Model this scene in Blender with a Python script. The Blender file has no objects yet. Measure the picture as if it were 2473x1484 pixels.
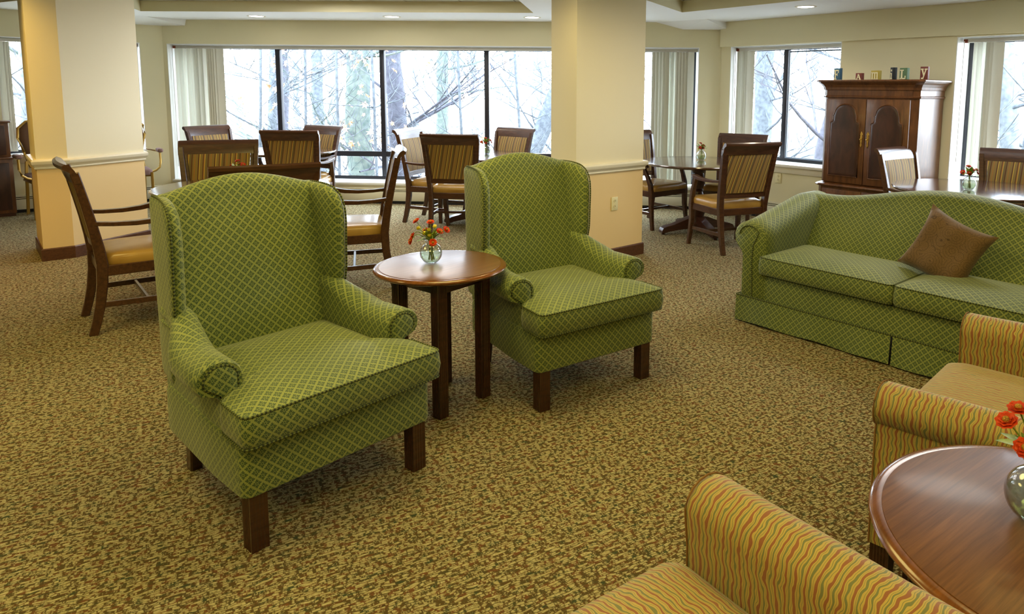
import bpy, bmesh, math, random
import numpy as np
from mathutils import Vector, Matrix, Euler
sc = bpy.context.scene
COL = sc.collection
PI = math.pi
random.seed(7)

def srgb(r, g, b):
    f = lambda c: (c/255/12.92) if c/255 <= .04045 else ((c/255+.055)/1.055)**2.4
    return (f(r), f(g), f(b), 1.0)

# ------------------------------------------------------------------ camera
F_PX, CX, CY, PITCH, ROLL, YAW, EYE = 1659.0, 1428.5, 412.8, .11625, .0102, math.radians(2.65), 1.45
hd = Vector((-math.sin(YAW), math.cos(YAW), 0)); r0 = Vector((math.cos(YAW), math.sin(YAW), 0))
fw = hd*math.cos(PITCH) + Vector((0, 0, -math.sin(PITCH)))
u0 = hd*math.sin(PITCH) + Vector((0, 0, math.cos(PITCH)))
Rv = math.cos(ROLL)*r0 + math.sin(ROLL)*u0
Uv = -math.sin(ROLL)*r0 + math.cos(ROLL)*u0
cd = bpy.data.cameras.new('camera'); cam = bpy.data.objects.new('camera', cd); COL.objects.link(cam)
cam.matrix_world = Matrix(((Rv.x, Uv.x, -fw.x, 0), (Rv.y, Uv.y, -fw.y, 0), (Rv.z, Uv.z, -fw.z, EYE), (0, 0, 0, 1)))
cd.sensor_width = 36; cd.sensor_fit = 'HORIZONTAL'; cd.lens = F_PX/2473*36
cd.shift_x = -(CX-1236.5)/2473; cd.shift_y = -(742-CY)/2473
cd.clip_start = .02; cd.clip_end = 300
sc.camera = cam

# ------------------------------------------------------------------ light, sky, exposure
sc.view_settings.view_transform = 'Standard'; sc.view_settings.look = 'None'
sc.view_settings.gamma = 1; sc.view_settings.use_curve_mapping = False
sc.view_settings.exposure = .67
sc.cycles.max_bounces = 7; sc.cycles.diffuse_bounces = 4; sc.cycles.glossy_bounces = 3
sc.cycles.transmission_bounces = 6; sc.cycles.transparent_max_bounces = 10
sc.cycles.caustics_reflective = False; sc.cycles.caustics_refractive = False
sc.cycles.sample_clamp_indirect = 6
w = bpy.data.worlds.new('overcast_sky'); sc.world = w; w.use_nodes = True
nt = w.node_tree; bg = nt.nodes['Background']
tc = nt.nodes.new('ShaderNodeTexCoord'); sx = nt.nodes.new('ShaderNodeSeparateXYZ'); cr = nt.nodes.new('ShaderNodeValToRGB')
nt.links.new(tc.outputs['Generated'], sx.inputs[0]); nt.links.new(sx.outputs['Z'], cr.inputs[0]); nt.links.new(cr.outputs[0], bg.inputs[0])
cr.color_ramp.elements[0].position = .0; cr.color_ramp.elements[0].color = (.86, .92, 1, 1)
cr.color_ramp.elements[1].position = .8; cr.color_ramp.elements[1].color = (.74, .86, 1, 1)
bg.inputs[1].default_value = 13

def lamp(name, kind, loc, power, color, size=.2, target=None, spot=None, blend=.5, portal=False, size_y=None):
    ld = bpy.data.lights.new(name, kind); ld.energy = power; ld.color = color
    if kind == 'AREA':
        ld.size = size
        if size_y: ld.shape = 'RECTANGLE'; ld.size_y = size_y
        else: ld.shape = 'DISK'
    elif kind == 'SPOT':
        ld.shadow_soft_size = size; ld.spot_size = spot; ld.spot_blend = blend
    else: ld.shadow_soft_size = size
    if portal: ld.cycles.is_portal = True
    o = bpy.data.objects.new(name, ld); COL.objects.link(o); o.location = loc
    if target is not None:
        d = Vector(target)-Vector(loc); o.rotation_euler = d.to_track_quat('-Z', 'Y').to_euler()
    return o
WARM = (1, .81, .27); WARMW = (1, .84, .60)
ZC = 2.40      # main ceiling
ZS = 2.283     # dropped soffit
# warm lamps of the foreground ceiling (above and behind the camera's view)
for x, y in ((-2.9, .3), (-2.9, 2.6), (-.6, .3), (-.6, 2.9), (1.9, .3), (1.9, 2.6)):
    lamp('unseen_ceiling_lamp', 'AREA', (x, y, ZC-.03), 8 if (x > 1 and y > 1) else 19, WARM, 1.2, (x, y, 0))
for x, y in ((-3.1, 6.8), (-1.9, 6.6), (2.2, 5.2)):
    lamp('unseen_ceiling_lamp', 'AREA', (x, y, ZC-.03), 17, (1, .96, .92), 1.0, (x, y, 0))  # unseen neutral fill lamps, added to brighten the back of the room
# ------------------------------------------------------------------ mesh helpers
def new(): return bmesh.new()
def uvl(bm): return bm.loops.layers.uv.verify()
def done(bm): return bm.faces.layers.int.get('uvdone') or bm.faces.layers.int.new('uvdone')

def merge(bm, tmp, M=None):
    uv = uvl(bm); tv = uvl(tmp); dn = done(bm); td = done(tmp); vm = {}
    for v in tmp.verts: vm[v] = bm.verts.new(M @ v.co if M is not None else v.co)
    for f in tmp.faces:
        try: g = bm.faces.new([vm[v] for v in f.verts])
        except ValueError: continue
        g[dn] = f[td]; g.material_index = f.material_index
        for a, b in zip(g.loops, f.loops): a[uv].uv = b[tv].uv
    tmp.free()

def xf(loc=(0, 0, 0), rot=(0, 0, 0)):
    return Matrix.Translation(loc) @ Euler(rot).to_matrix().to_4x4()

def box(bm, c, s, bev=0.0, rot=(0, 0, 0), seg=2, M=None):
    t = bmesh.new(); bmesh.ops.create_cube(t, size=1)
    for v in t.verts: v.co = Vector((v.co.x*s[0], v.co.y*s[1], v.co.z*s[2]))
    if bev > 0: bmesh.ops.bevel(t, geom=list(t.edges), offset=min(bev, .45*min(s)), segments=seg, affect='EDGES', profile=.5)
    merge(bm, t, (M if M is not None else Matrix()) @ xf(c, rot))

def loft(bm, secs, closed=True, caps=True, swap=False, M=None):
    """secs: list of equal-length point lists; UV from arc lengths (u along path, v around section)."""
    uv = uvl(bm); dn = done(bm); n = len(secs[0]); S = [[Vector(p) for p in s] for s in secs]
    V = [[bm.verts.new(M @ p if M is not None else p) for p in s] for s in S]
    al = [0]
    for i in range(1, len(S)):
        ca = sum(S[i], Vector())/n; cb = sum(S[i-1], Vector())/n; al.append(al[-1]+(ca-cb).length)
    ar = []
    for s in S:
        a = [0]
        for j in range(n): a.append(a[-1]+(s[(j+1) % n]-s[j]).length)
        ar.append(a)
    for i in range(len(S)-1):
        for j in range(n if closed else n-1):
            k = (j+1) % n
            try: f = bm.faces.new((V[i][j], V[i+1][j], V[i+1][k], V[i][k]))
            except ValueError: continue
            f[dn] = 1
            c = [(al[i], ar[i][j]), (al[i+1], ar[i+1][j]), (al[i+1], ar[i+1][j+1]), (al[i], ar[i][j+1])]
            for l, q in zip(f.loops, c): l[uv].uv = (q[1], q[0]) if swap else q
    if caps and closed:
        for row in (V[0], V[-1]):
            try: bm.faces.new(row)
            except ValueError: pass
    return V

def tube(bm, pts, r, n=8, M=None, ref=(0, 0, 1), closed=False, flat=None, caps=True):
    """round (or rect when flat=(w,h)) tube along pts; r may be a list."""
    P = [Vector(p) for p in pts]; secs = []
    m = len(P)
    for i, p in enumerate(P):
        if closed: t = P[(i+1) % m]-P[i-1]
        else: t = P[min(i+1, m-1)]-P[max(i-1, 0)]
        t.normalize(); rf = Vector(ref)
        if abs(t.dot(rf)) > .97: rf = Vector((1, 0, 0)) if abs(t.x) < .9 else Vector((0, 1, 0))
        a = t.cross(rf).normalized(); b = a.cross(t).normalized()
        rr = r[i] if isinstance(r, (list, tuple)) else r
        if flat:
            w_, h_ = flat[0]/2*(rr or 1), flat[1]/2*(rr or 1); c = min(w_, h_)*.25
            q = [(w_-c, -h_), (w_, -h_+c), (w_, h_-c), (w_-c, h_), (-w_+c, h_), (-w_, h_-c), (-w_, -h_+c), (-w_+c, -h_)]
            secs.append([p+a*x+b*y for x, y in q])
        else:
            secs.append([p+a*(rr*math.cos(2*PI*k/n))+b*(rr*math.sin(2*PI*k/n)) for k in range(n)])
    if closed: secs.append(list(secs[0]))
    loft(bm, secs, caps=caps and not closed, M=M)

def lathe(bm, prof, n=32, M=None):
    secs = [[(r*math.cos(2*PI*k/n), r*math.sin(2*PI*k/n), z) for k in range(n)] for r, z in prof]
    loft(bm, secs, M=M)

def pancake(bm, out, rings, fn=None, topuv=True):
    """outline (2D, ccw) stacked by rings [(inset, z)]; fn maps (x,y,z)->point."""
    uv = uvl(bm); dn = done(bm); n = len(out)
    xs = [p[0] for p in out]; ys = [p[1] for p in out]
    cx, cy = (min(xs)+max(xs))/2, (min(ys)+max(ys))/2; hx, hy = (max(xs)-min(xs))/2, (max(ys)-min(ys))/2
    per = [0]
    for j in range(n): per.append(per[-1]+math.dist(out[j], out[(j+1) % n]))
    rows = []
    for d, z in rings:
        fx, fy = max(0, 1-d/hx), max(0, 1-d/hy)
        rows.append([(cx+(p[0]-cx)*fx, cy+(p[1]-cy)*fy, z(p[0], p[1], fx) if callable(z) else z) for p in out])
    V = [[bm.verts.new(fn(*q) if fn else q) for q in r] for r in rows]
    for i in range(len(rows)-1):
        flat_ = abs(rings[i+1][0]-rings[i][0]) > 1e-6 and (callable(rings[i+1][1]) or callable(rings[i][1]) or abs(rings[i+1][0]-rings[i][0]) > abs(rings[i+1][1]-rings[i][1]))
        for j in range(n):
            k = (j+1) % n
            f = bm.faces.new((V[i][j], V[i][k], V[i+1][k], V[i+1][j])); f[dn] = 1
            qs = (rows[i][j], rows[i][k], rows[i+1][k], rows[i+1][j])
            if flat_: c = [(q[0], q[1]) for q in qs]
            else: c = [(per[j], qs[0][2]), (per[j+1], qs[1][2]), (per[j+1], qs[2][2]), (per[j], qs[3][2])]
            for l, q in zip(f.loops, c): l[uv].uv = q
    for r, row in ((V[0], rows[0]), (V[-1], rows[-1])):
        f = bm.faces.new(r if r is V[-1] else list(reversed(r))); f[dn] = 1
        rr = row if r is V[-1] else list(reversed(row))
        for l, q in zip(f.loops, rr): l[uv].uv = (q[0], q[1])

def rrect(x0, x1, y0, y1, r, n=5):
    o = []
    for cx, cy, a in ((x1-r, y1-r, 0), (x0+r, y1-r, 90), (x0+r, y0+r, 180), (x1-r, y0+r, 270)):
        for k in range(n+1):
            t = math.radians(a+90*k/n); o.append((cx+r*math.cos(t), cy+r*math.sin(t)))
    return o
def subdiv(out, d):
    o = []
    for i, p in enumerate(out):
        q = out[(i+1) % len(out)]; m = max(1, int(math.dist(p, q)/d))
        for k in range(m): o.append((p[0]+(q[0]-p[0])*k/m, p[1]+(q[1]-p[1])*k/m))
    return o

def build(name, bm, mat, parent=None, smooth=40, boxuv=True, loc=None, rot=None):
    bmesh.ops.remove_doubles(bm, verts=bm.verts, dist=1e-6)
    bmesh.ops.recalc_face_normals(bm, faces=bm.faces)
    uv = uvl(bm); dn = done(bm)
    for f in bm.faces:
        if f[dn]: continue
        n = f.normal; a = (abs(n.x), abs(n.y), abs(n.z)); m = a.index(max(a))
        for l in f.loops:
            c = l.vert.co; l[uv].uv = (c.y, c.z) if m == 0 else ((c.x, c.z) if m == 1 else (c.x, c.y))
    me = bpy.data.meshes.new(name); bm.to_mesh(me); bm.free()
    for mt in (mat if isinstance(mat, (list, tuple)) else [mat]): me.materials.append(mt)
    if smooth:
        me.polygons.foreach_set('use_smooth', [True]*len(me.polygons)); me.set_sharp_from_angle(angle=math.radians(smooth))
    o = bpy.data.objects.new(name, me); COL.objects.link(o)
    if parent: o.parent = parent
    if loc: o.location = loc
    if rot: o.rotation_euler = rot
    return o

def thing(name, label, cat, loc=(0, 0, 0), rotz=0, group=None):
    o = bpy.data.objects.new(name, None); COL.objects.link(o); o.empty_display_size = .1
    o.location = loc; o.rotation_euler = (0, 0, rotz); o['label'] = label; o['category'] = cat
    if group: o['group'] = group
    return o
def tag(o, label, cat, group=None, kind=None):
    o['label'] = label; o['category'] = cat
    if group: o['group'] = group
    if kind: o['kind'] = kind
    return o
def struct(o, label=None):
    o['kind'] = 'structure'
    if label: o['label'] = label
    return o
def kids(o): return [c for c in bpy.data.objects if c.parent == o]
def dup(root, loc, rotz, label, group=None, scale=None):
    r = root.copy(); COL.objects.link(r); r.location = loc; r.rotation_euler = (0, 0, rotz); r['label'] = label
    if group: r['group'] = group
    if scale: r.scale = (scale,)*3
    for ch in kids(root):
        c = ch.copy(); COL.objects.link(c); c.parent = r
        for g in kids(ch):
            d = g.copy(); COL.objects.link(d); d.parent = c
    return r

# ------------------------------------------------------------------ materials
def mat(name, color=(.5, .5, .5, 1), rough=.5, metal=0, coat=0, spec=.5, trans=0, ior=1.45, sheen=0):
    m = bpy.data.materials.new(name); m.use_nodes = True; b = m.node_tree.nodes['Principled BSDF']
    b.inputs['Base Color'].default_value = color; b.inputs['Roughness'].default_value = rough
    b.inputs['Metallic'].default_value = metal; b.inputs['Coat Weight'].default_value = coat
    b.inputs['Coat Roughness'].default_value = .12
    b.inputs['Specular IOR Level'].default_value = spec; b.inputs['Transmission Weight'].default_value = trans
    b.inputs['IOR'].default_value = ior; b.inputs['Sheen Weight'].default_value = sheen
    return m
class N:
    """tiny node-building helper"""
    def __init__(s, m): s.t = m.node_tree; s.b = s.t.nodes['Principled BSDF']
    def n(s, k, **kw):
        o = s.t.nodes.new(k)
        for a, v in kw.items(): setattr(o, a, v)
        return o
    def l(s, a, b): s.t.links.new(a, b)
    def m(s, op, a, b=None, c=None):
        o = s.n('ShaderNodeMath', operation=op)
        for i, v in enumerate((a, b, c)):
            if v is None: continue
            if isinstance(v, (int, float)): o.inputs[i].default_value = v
            else: s.l(v, o.inputs[i])
        return o.outputs[0]
    def mix(s, f, a, b, mode='MIX'):
        o = s.n('ShaderNodeMix', data_type='RGBA', blend_type=mode)
        for i, v in ((0, f), (6, a), (7, b)):
            if isinstance(v, (int, float)): o.inputs[i].default_value = v
            elif isinstance(v, tuple): o.inputs[i].default_value = v
            else: s.l(v, o.inputs[i])
        return o.outputs[2]
    def noise(s, vec, scale, detail=2, rough=.5, dist=0):
        o = s.n('ShaderNodeTexNoise'); o.inputs['Scale'].default_value = scale; o.inputs['Detail'].default_value = detail
        o.inputs['Roughness'].default_value = rough; o.inputs['Distortion'].default_value = dist
        if vec is not None: s.l(vec, o.inputs['Vector'])
        return o
    def ramp(s, f, els, interp='LINEAR'):
        o = s.n('ShaderNodeValToRGB'); o.color_ramp.interpolation = interp; e = o.color_ramp.elements
        while len(e) < len(els): e.new(.5)
        for x, (p, c) in zip(e, els): x.position = p; x.color = c
        s.l(f, o.inputs[0]); return o.outputs[0]
    def coord(s, which='Object'): return s.n('ShaderNodeTexCoord').outputs[which]
    def scale(s, vec, sc_, rot=(0, 0, 0)):
        o = s.n('ShaderNodeMapping'); o.inputs['Scale'].default_value = sc_; o.inputs['Rotation'].default_value = rot; s.l(vec, o.inputs['Vector']); return o.outputs[0]
    def bump(s, h, strength=.3, dist=.002):
        o = s.n('ShaderNodeBump'); o.inputs['Strength'].default_value = strength; o.inputs['Distance'].default_value = dist
        s.l(h, o.inputs['Height']); s.l(o.outputs[0], s.b.inputs['Normal'])
    def out(s, c): s.l(c, s.b.inputs['Base Color'])

def wood(name, dark, light, rough=.28, coat=.35, scale=1.0, axis=(9, 60, 60)):
    m = mat(name, dark, rough, coat=coat); k = N(m); v = k.scale(k.coord(), tuple(a*scale for a in axis))
    n = k.noise(v, 1.0, 4, .6, .6)
    k.out(k.ramp(n.outputs[0], [(.3, dark), (.7, light)]))
    return m
M = {}
M['mahog'] = wood('mahogany', srgb(46, 25, 18), srgb(74, 42, 28))
M['mahog_l'] = wood('mahogany_chair', srgb(54, 32, 22), srgb(86, 54, 34))
M['table'] = wood('table_top_wood', srgb(62, 40, 32), srgb(96, 64, 48), rough=.2, coat=1, axis=(5, 70, 40))
M['tabler'] = wood('end_table_wood', srgb(92, 58, 34), srgb(128, 86, 52), rough=.34, coat=.8, axis=(4, 90, 40))
M['tabler'].node_tree.nodes['Principled BSDF'].inputs['Coat Roughness'].default_value = .30
M['tablerr'] = wood('large_end_table_wood', srgb(84, 52, 30), srgb(118, 78, 46), rough=.36, coat=.12, axis=(4, 90, 40))
M['tablerr'].node_tree.nodes['Principled BSDF'].inputs['Specular IOR Level'].default_value = .28
M['edge'] = wood('table_edge_wood', srgb(96, 56, 26), srgb(126, 76, 36), rough=.22, coat=.5)
M['cab'] = wood('armoire_wood', srgb(74, 44, 24), srgb(114, 72, 38), rough=.35, coat=.12, axis=(30, 30, 5))
M['cabpanel'] = wood('armoire_panel_wood', srgb(46, 28, 22), srgb(74, 44, 32), rough=.35, coat=.12, axis=(14, 14, 5))
M['maple'] = wood('light_wood', srgb(150, 106, 58), srgb(186, 140, 84))
M['brass'] = mat('brass', srgb(196, 160, 84), .3, metal=1)
M['gold'] = mat('gold_tube', srgb(176, 140, 66), .35, metal=.6)
M['mauve'] = mat('mauve_fabric', srgb(132, 104, 98), .9)
M['brownfab'] = mat('brown_fabric', srgb(104, 74, 52), .9)
M['black'] = mat('black_frame', srgb(34, 34, 42), .4)
M['dark'] = mat('dark', srgb(20, 18, 18), .7)
M['white'] = mat('white_trim', srgb(226, 220, 200), .4)
M['sill'] = mat('white_sill', srgb(232, 232, 226), .35)
M['heater'] = mat('heater_cream', srgb(214, 208, 180), .45)
M['slat'] = mat('blind_slat', srgb(224, 224, 210), .6)
M['rail'] = mat('blind_rail', srgb(196, 192, 180), .5)
M['rust'] = mat('rust_cap', srgb(120, 52, 26), .6)
M['base'] = wood('baseboard_brown', srgb(70, 40, 22), srgb(96, 58, 34), rough=.45, coat=.1)
M['baseface'] = M['base']
M['plate'] = mat('outlet_plate', srgb(232, 224, 182), .4)
M['socket'] = mat('outlet_hole', srgb(120, 104, 60), .6)
def wallmat(name, c):
    m = mat(name, c, .75); k = N(m); n = k.noise(k.coord(), 350, 2); k.bump(n.outputs[0], .12, .001); return m
M['wall'] = wallmat('wall_cream', srgb(226, 218, 180))
M['pillar_up'] = wallmat('pillar_cream', srgb(240, 231, 202))
M['pillar_lo'] = wallmat('pillar_peach', srgb(238, 210, 158))
M['soffit'] = wallmat('soffit_white', srgb(244, 245, 244))
# vinyl
def vinyl():
    m = mat('gold_vinyl', srgb(186, 136, 56), .33, coat=.25); k = N(m)
    k.bump(k.noise(k.coord(), 260, 2).outputs[0], .15, .0006)
    n = k.noise(k.coord(), 6, 2); k.out(k.ramp(n.outputs[0], [(.3, srgb(158, 120, 56)), (.7, srgb(182, 144, 74))])); return m
M['vinyl'] = vinyl()
# green lattice damask
def lattice():
    m = mat('green_lattice_fabric', (.1, .15, .05, 1), .62, sheen=.25); k = N(m)
    u = k.coord('UV'); s = k.n('ShaderNodeSeparateXYZ'); k.l(u, s.inputs[0])
    S = 1/.0385
    a = k.m('MULTIPLY', k.m('ADD', s.outputs[0], s.outputs[1]), S); b = k.m('MULTIPLY', k.m('SUBTRACT', s.outputs[0], s.outputs[1]), S)
    a = k.m('SUBTRACT', k.m('FRACT', a), .5); b = k.m('SUBTRACT', k.m('FRACT', b), .5)
    aa = k.m('ABSOLUTE', a); ab = k.m('ABSOLUTE', b)
    mx = k.m('MAXIMUM', aa, ab); mn = k.m('MINIMUM', aa, ab)
    r = k.m('SQRT', k.m('ADD', k.m('MULTIPLY', a, a), k.m('MULTIPLY', b, b)))
    lat = k.m('GREATER_THAN', mx, .385)
    # notches cut into the dark motif: on the two axes near the lattice, and at the corners
    n1 = k.m('MULTIPLY', k.m('GREATER_THAN', mx, .25), k.m('LESS_THAN', mn, .05))
    n2 = k.m('MULTIPLY', k.m('GREATER_THAN', mx, .30), k.m('LESS_THAN', k.m('ABSOLUTE', k.m('SUBTRACT', mn, .19)), .03))
    ring = k.m('LESS_THAN', k.m('ABSOLUTE', k.m('SUBTRACT', r, .125)), .028)
    ray1 = k.m('MULTIPLY', k.m('LESS_THAN', mn, .022), k.m('LESS_THAN', k.m('ABSOLUTE', k.m('SUBTRACT', mx, .18)), .05))
    dg = k.m('SUBTRACT', mx, mn)
    ray2 = k.m('MULTIPLY', k.m('LESS_THAN', dg, .035), k.m('LESS_THAN', k.m('ABSOLUTE', k.m('SUBTRACT', r, .20)), .06))
    L = lat
    for q in (n1, n2, ring, ray1, ray2): L = k.m('MAXIMUM', L, q)
    big = k.noise(k.coord(), 3.5, 2)
    dk = k.ramp(big.outputs[0], [(.3, srgb(44, 68, 40)), (.7, srgb(52, 76, 44))])
    lt = k.ramp(big.outputs[0], [(.3, srgb(124, 134, 70)), (.7, srgb(138, 146, 78))])
    k.out(k.mix(L, dk, lt))
    k.bump(L, .25, .0015)
    return m
M['green'] = lattice()
def piping_mat():
    m = mat('green_piping', (.1, .1, .05, 1), .7); k = N(m)
    s = k.n('ShaderNodeSeparateXYZ'); k.l(k.coord('UV'), s.inputs[0])
    f = k.m('GREATER_THAN', k.m('FRACT', k.m('MULTIPLY', s.outputs[0], 1/.013)), .5)
    k.out(k.mix(f, srgb(36, 46, 26), srgb(104, 112, 56))); return m
M['piping'] = piping_mat()
# wavy stripe (stripes advance along U)
def wavy(name, fine=1.0, base=srgb(178, 154, 84), red=srgb(140, 86, 56), grn=srgb(112, 114, 74), per=.022):
    m = mat(name, base, .75, sheen=.2); k = N(m)
    u = k.coord('UV'); s = k.n('ShaderNodeSeparateXYZ'); k.l(u, s.inputs[0])
    v1 = k.scale(u, (55*fine, 26, 1)); nz = k.noise(v1, 1, 1, .5)
    v2 = k.scale(u, (8, 22, 1)); nz2 = k.noise(v2, 1, 1, .5)
    x = k.m('MULTIPLY', s.outputs[0], 1/(per/fine))
    x = k.m('ADD', x, k.m('MULTIPLY', k.m('SUBTRACT', nz.outputs[0], .5), .62))
    x = k.m('ADD', x, k.m('MULTIPLY', k.m('SUBTRACT', nz2.outputs[0], .5), .9))
    fr = k.m('FRACT', x)
    els = [(0, red), (.2, base), (.33, grn), (.37, base), (.48, grn), (.66, base), (.80, grn), (.83, base), (.93, base), (.96, red)]
    k.out(k.ramp(fr, els, 'CONSTANT'))
    return m
M['wavy'] = wavy('wavy_stripe_fabric'); M['wavyseat'] = wavy('wavy_stripe_fabric_seat', fine=1.05)
def stripes(name):
    m = mat(name, srgb(150, 120, 60), .7); k = N(m)
    s = k.n('ShaderNodeSeparateXYZ'); k.l(k.coord('UV'), s.inputs[0])
    fr = k.m('FRACT', k.m('MULTIPLY', s.outputs[0], 1/.115))
    t = srgb(134, 112, 60); y = srgb(196, 166, 70); d = srgb(92, 58, 34); o = srgb(156, 110, 52); g = srgb(112, 96, 56)
    k.out(k.ramp(fr, [(0, t), (.16, y), (.21, d), (.29, t), (.45, o), (.52, t), (.62, d), (.70, g), (.84, y), (.88, o), (.94, d)], 'CONSTANT'))
    return m
M['stripe'] = stripes('striped_chair_fabric')
def pillowmat():
    m = mat('brown_pillow', srgb(112, 82, 50), .8, sheen=.2); k = N(m)
    v = k.n('ShaderNodeTexVoronoi', feature='F1'); v.inputs['Scale'].default_value = 15; k.l(k.coord(), v.inputs['Vector'])
    q = k.m('LESS_THAN', k.m('ABSOLUTE', k.m('SUBTRACT', k.m('FRACT', k.m('MULTIPLY', v.outputs['Distance'], 5.0)), .5)), .06)
    n = k.noise(k.coord(), 400, 1)
    c = k.ramp(n.outputs[0], [(.35, srgb(92, 68, 46)), (.65, srgb(120, 92, 62))])
    k.out(k.mix(k.m('MULTIPLY', q, .75), c, srgb(64, 44, 26))); k.bump(n.outputs[0], .2, .001); return m
M['pillow'] = pillowmat()
def carpet():
    m = mat('patterned_carpet', srgb(150, 130, 90), .95, spec=.1); k = N(m)
    c = k.coord(); rt = k.scale(c, (1, 1, 1), (0, 0, math.radians(-33)))
    s = k.n('ShaderNodeSeparateXYZ'); k.l(rt, s.inputs[0])
    wp = k.noise(k.scale(rt, (16, 30, 1)), 1, 2); n3 = k.noise(k.scale(rt, (170, 300, 1)), 1, 2, .7)
    v = k.m('ADD', k.m('MULTIPLY', s.outputs[1], 108), k.m('MULTIPLY', k.m('SUBTRACT', wp.outputs[0], .5), 3.2))
    row = k.m('FLOOR', v); fr = k.m('FRACT', v)
    cv = k.n('ShaderNodeCombineXYZ'); k.l(k.m('MULTIPLY', s.outputs[0], 58), cv.inputs[0]); k.l(k.m('MULTIPLY', row, .71), cv.inputs[1])
    seg = k.noise(cv.outputs[0], 1, 2, .6)
    n2 = k.noise(k.scale(rt, (24, 44, 1)), 1, 2); n1 = k.noise(k.scale(rt, (60, 120, 1)), 1, 2)
    loop = k.ramp(n1.outputs[0], [(.30, srgb(146, 134, 98)), (.52, srgb(174, 163, 124)), (.70, srgb(188, 178, 144))])
    gap = k.ramp(n2.outputs[0], [(.30, srgb(60, 70, 52)), (.42, srgb(82, 72, 48)), (.54, srgb(88, 70, 44)), (.64, srgb(112, 74, 50)), (.72, srgb(78, 64, 44))])
    jit = k.m('MULTIPLY', k.m('SUBTRACT', n3.outputs[0], .5), 1.1)
    e = k.m('ABSOLUTE', k.m('SUBTRACT', fr, .5))
    a_ = k.m('SUBTRACT', k.m('ADD', seg.outputs[0], k.m('MULTIPLY', jit, .45)), .482)
    b_ = k.m('SUBTRACT', .42, k.m('ADD', e, k.m('MULTIPLY', jit, .25)))
    f = k.m('MULTIPLY', k.m('MINIMUM', a_, k.m('MULTIPLY', b_, .6)), 20)
    f = k.m('MINIMUM', k.m('MAXIMUM', k.m('ADD', f, .35), 0), 1)
    k.out(k.mix(k.m('MULTIPLY', f, .92), gap, loop)); k.bump(k.m('ADD', f, k.m('MULTIPLY', n3.outputs[0], .5)), .5, .004); return m
M['carpet'] = carpet()
def ceilmat():
    m = mat('ceiling_tile', srgb(206, 206, 196), .85); k = N(m)
    s = k.n('ShaderNodeSeparateXYZ'); k.l(k.coord(), s.inputs[0])
    gx = k.m('LESS_THAN', k.m('FRACT', k.m('DIVIDE', s.outputs[0], .6)), .025); gy = k.m('LESS_THAN', k.m('FRACT', k.m('DIVIDE', s.outputs[1], .6)), .025)
    k.out(k.mix(k.m('MAXIMUM', gx, gy), srgb(206, 206, 196), srgb(150, 148, 136))); return m
M['ceil'] = ceilmat()
def glassmat(name, tint=(1, 1, 1, 1), base=.03, power=4.0, top=.8):
    m = bpy.data.materials.new(name); m.use_nodes = True; t = m.node_tree; t.nodes.remove(t.nodes['Principled BSDF'])
    o = t.nodes['Material Output']; tr = t.nodes.new('ShaderNodeBsdfTransparent'); gl = t.nodes.new('ShaderNodeBsdfGlossy'); mx = t.nodes.new('ShaderNodeMixShader')
    lw = t.nodes.new('ShaderNodeLayerWeight'); p = t.nodes.new('ShaderNodeMath'); p.operation = 'POWER'; p.inputs[1].default_value = power
    q = t.nodes.new('ShaderNodeMath'); q.operation = 'MULTIPLY_ADD'; q.inputs[1].default_value = top; q.inputs[2].default_value = base
    t.links.new(lw.outputs['Facing'], p.inputs[0]); t.links.new(p.outputs[0], q.inputs[0]); t.links.new(q.outputs[0], mx.inputs[0])
    gl.inputs['Roughness'].default_value = .02; tr.inputs[0].default_value = tint
    t.links.new(tr.outputs[0], mx.inputs[1]); t.links.new(gl.outputs[0], mx.inputs[2]); t.links.new(mx.outputs[0], o.inputs[0]); return m
M['pane'] = glassmat('window_glass', (.96, .985, 1, 1), .03, 5, .7)
M['vase'] = glassmat('vase_glass', (.95, .97, .96, 1), .07, 2.5, .8)
M['water'] = glassmat('vase_water', (.86, .93, .82, 1), .05, 3, .5)
M['lens'] = mat('lamp_lens', (1, 1, 1, 1), .5)
_b = M['lens'].node_tree.nodes['Principled BSDF']; _b.inputs['Emission Color'].default_value = (1, .93, .82, 1); _b.inputs['Emission Strength'].default_value = 6
def noisy(name, c1, c2, sc_, rough=.8):
    m = mat(name, c1, rough); k = N(m); k.out(k.ramp(k.noise(k.coord(), sc_, 3).outputs[0], [(.3, c1), (.7, c2)])); return m
M['bark'] = noisy('grey_bark', srgb(68, 74, 82), srgb(104, 110, 116), 14)
M['bark2'] = noisy('mossy_bark', srgb(70, 84, 80), srgb(106, 114, 106), 10)
M['barkd'] = noisy('dark_bark', srgb(60, 60, 70), srgb(88, 88, 98), 12)
M['bark_hazed'] = noisy('hazed_bark', srgb(106, 114, 124), srgb(130, 138, 148), 12)  # distance haze put into the bark colour: paler than the near trees
M['ground'] = noisy('woodland_ground', srgb(120, 116, 108), srgb(150, 146, 140), 3)
M['leafy'] = mat('dry_maple_leaf', srgb(214, 176, 140), .7)
M['stem'] = noisy('flower_stem', srgb(96, 122, 40), srgb(140, 160, 60), 60, .5)
M['leaf'] = noisy('flower_leaf', srgb(84, 118, 44), srgb(156, 174, 66), 40, .5)
M['petal'] = noisy('orange_petal', srgb(196, 44, 14), srgb(226, 84, 28), 60, .6)
M['petalr'] = noisy('red_petal', srgb(178, 30, 18), srgb(206, 60, 34), 60, .6)
M['yellow'] = mat('yellow_petal', srgb(206, 190, 50), .6)
M['centre'] = noisy('flower_centre', srgb(64, 18, 10), srgb(206, 156, 52), 420, .7)

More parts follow.
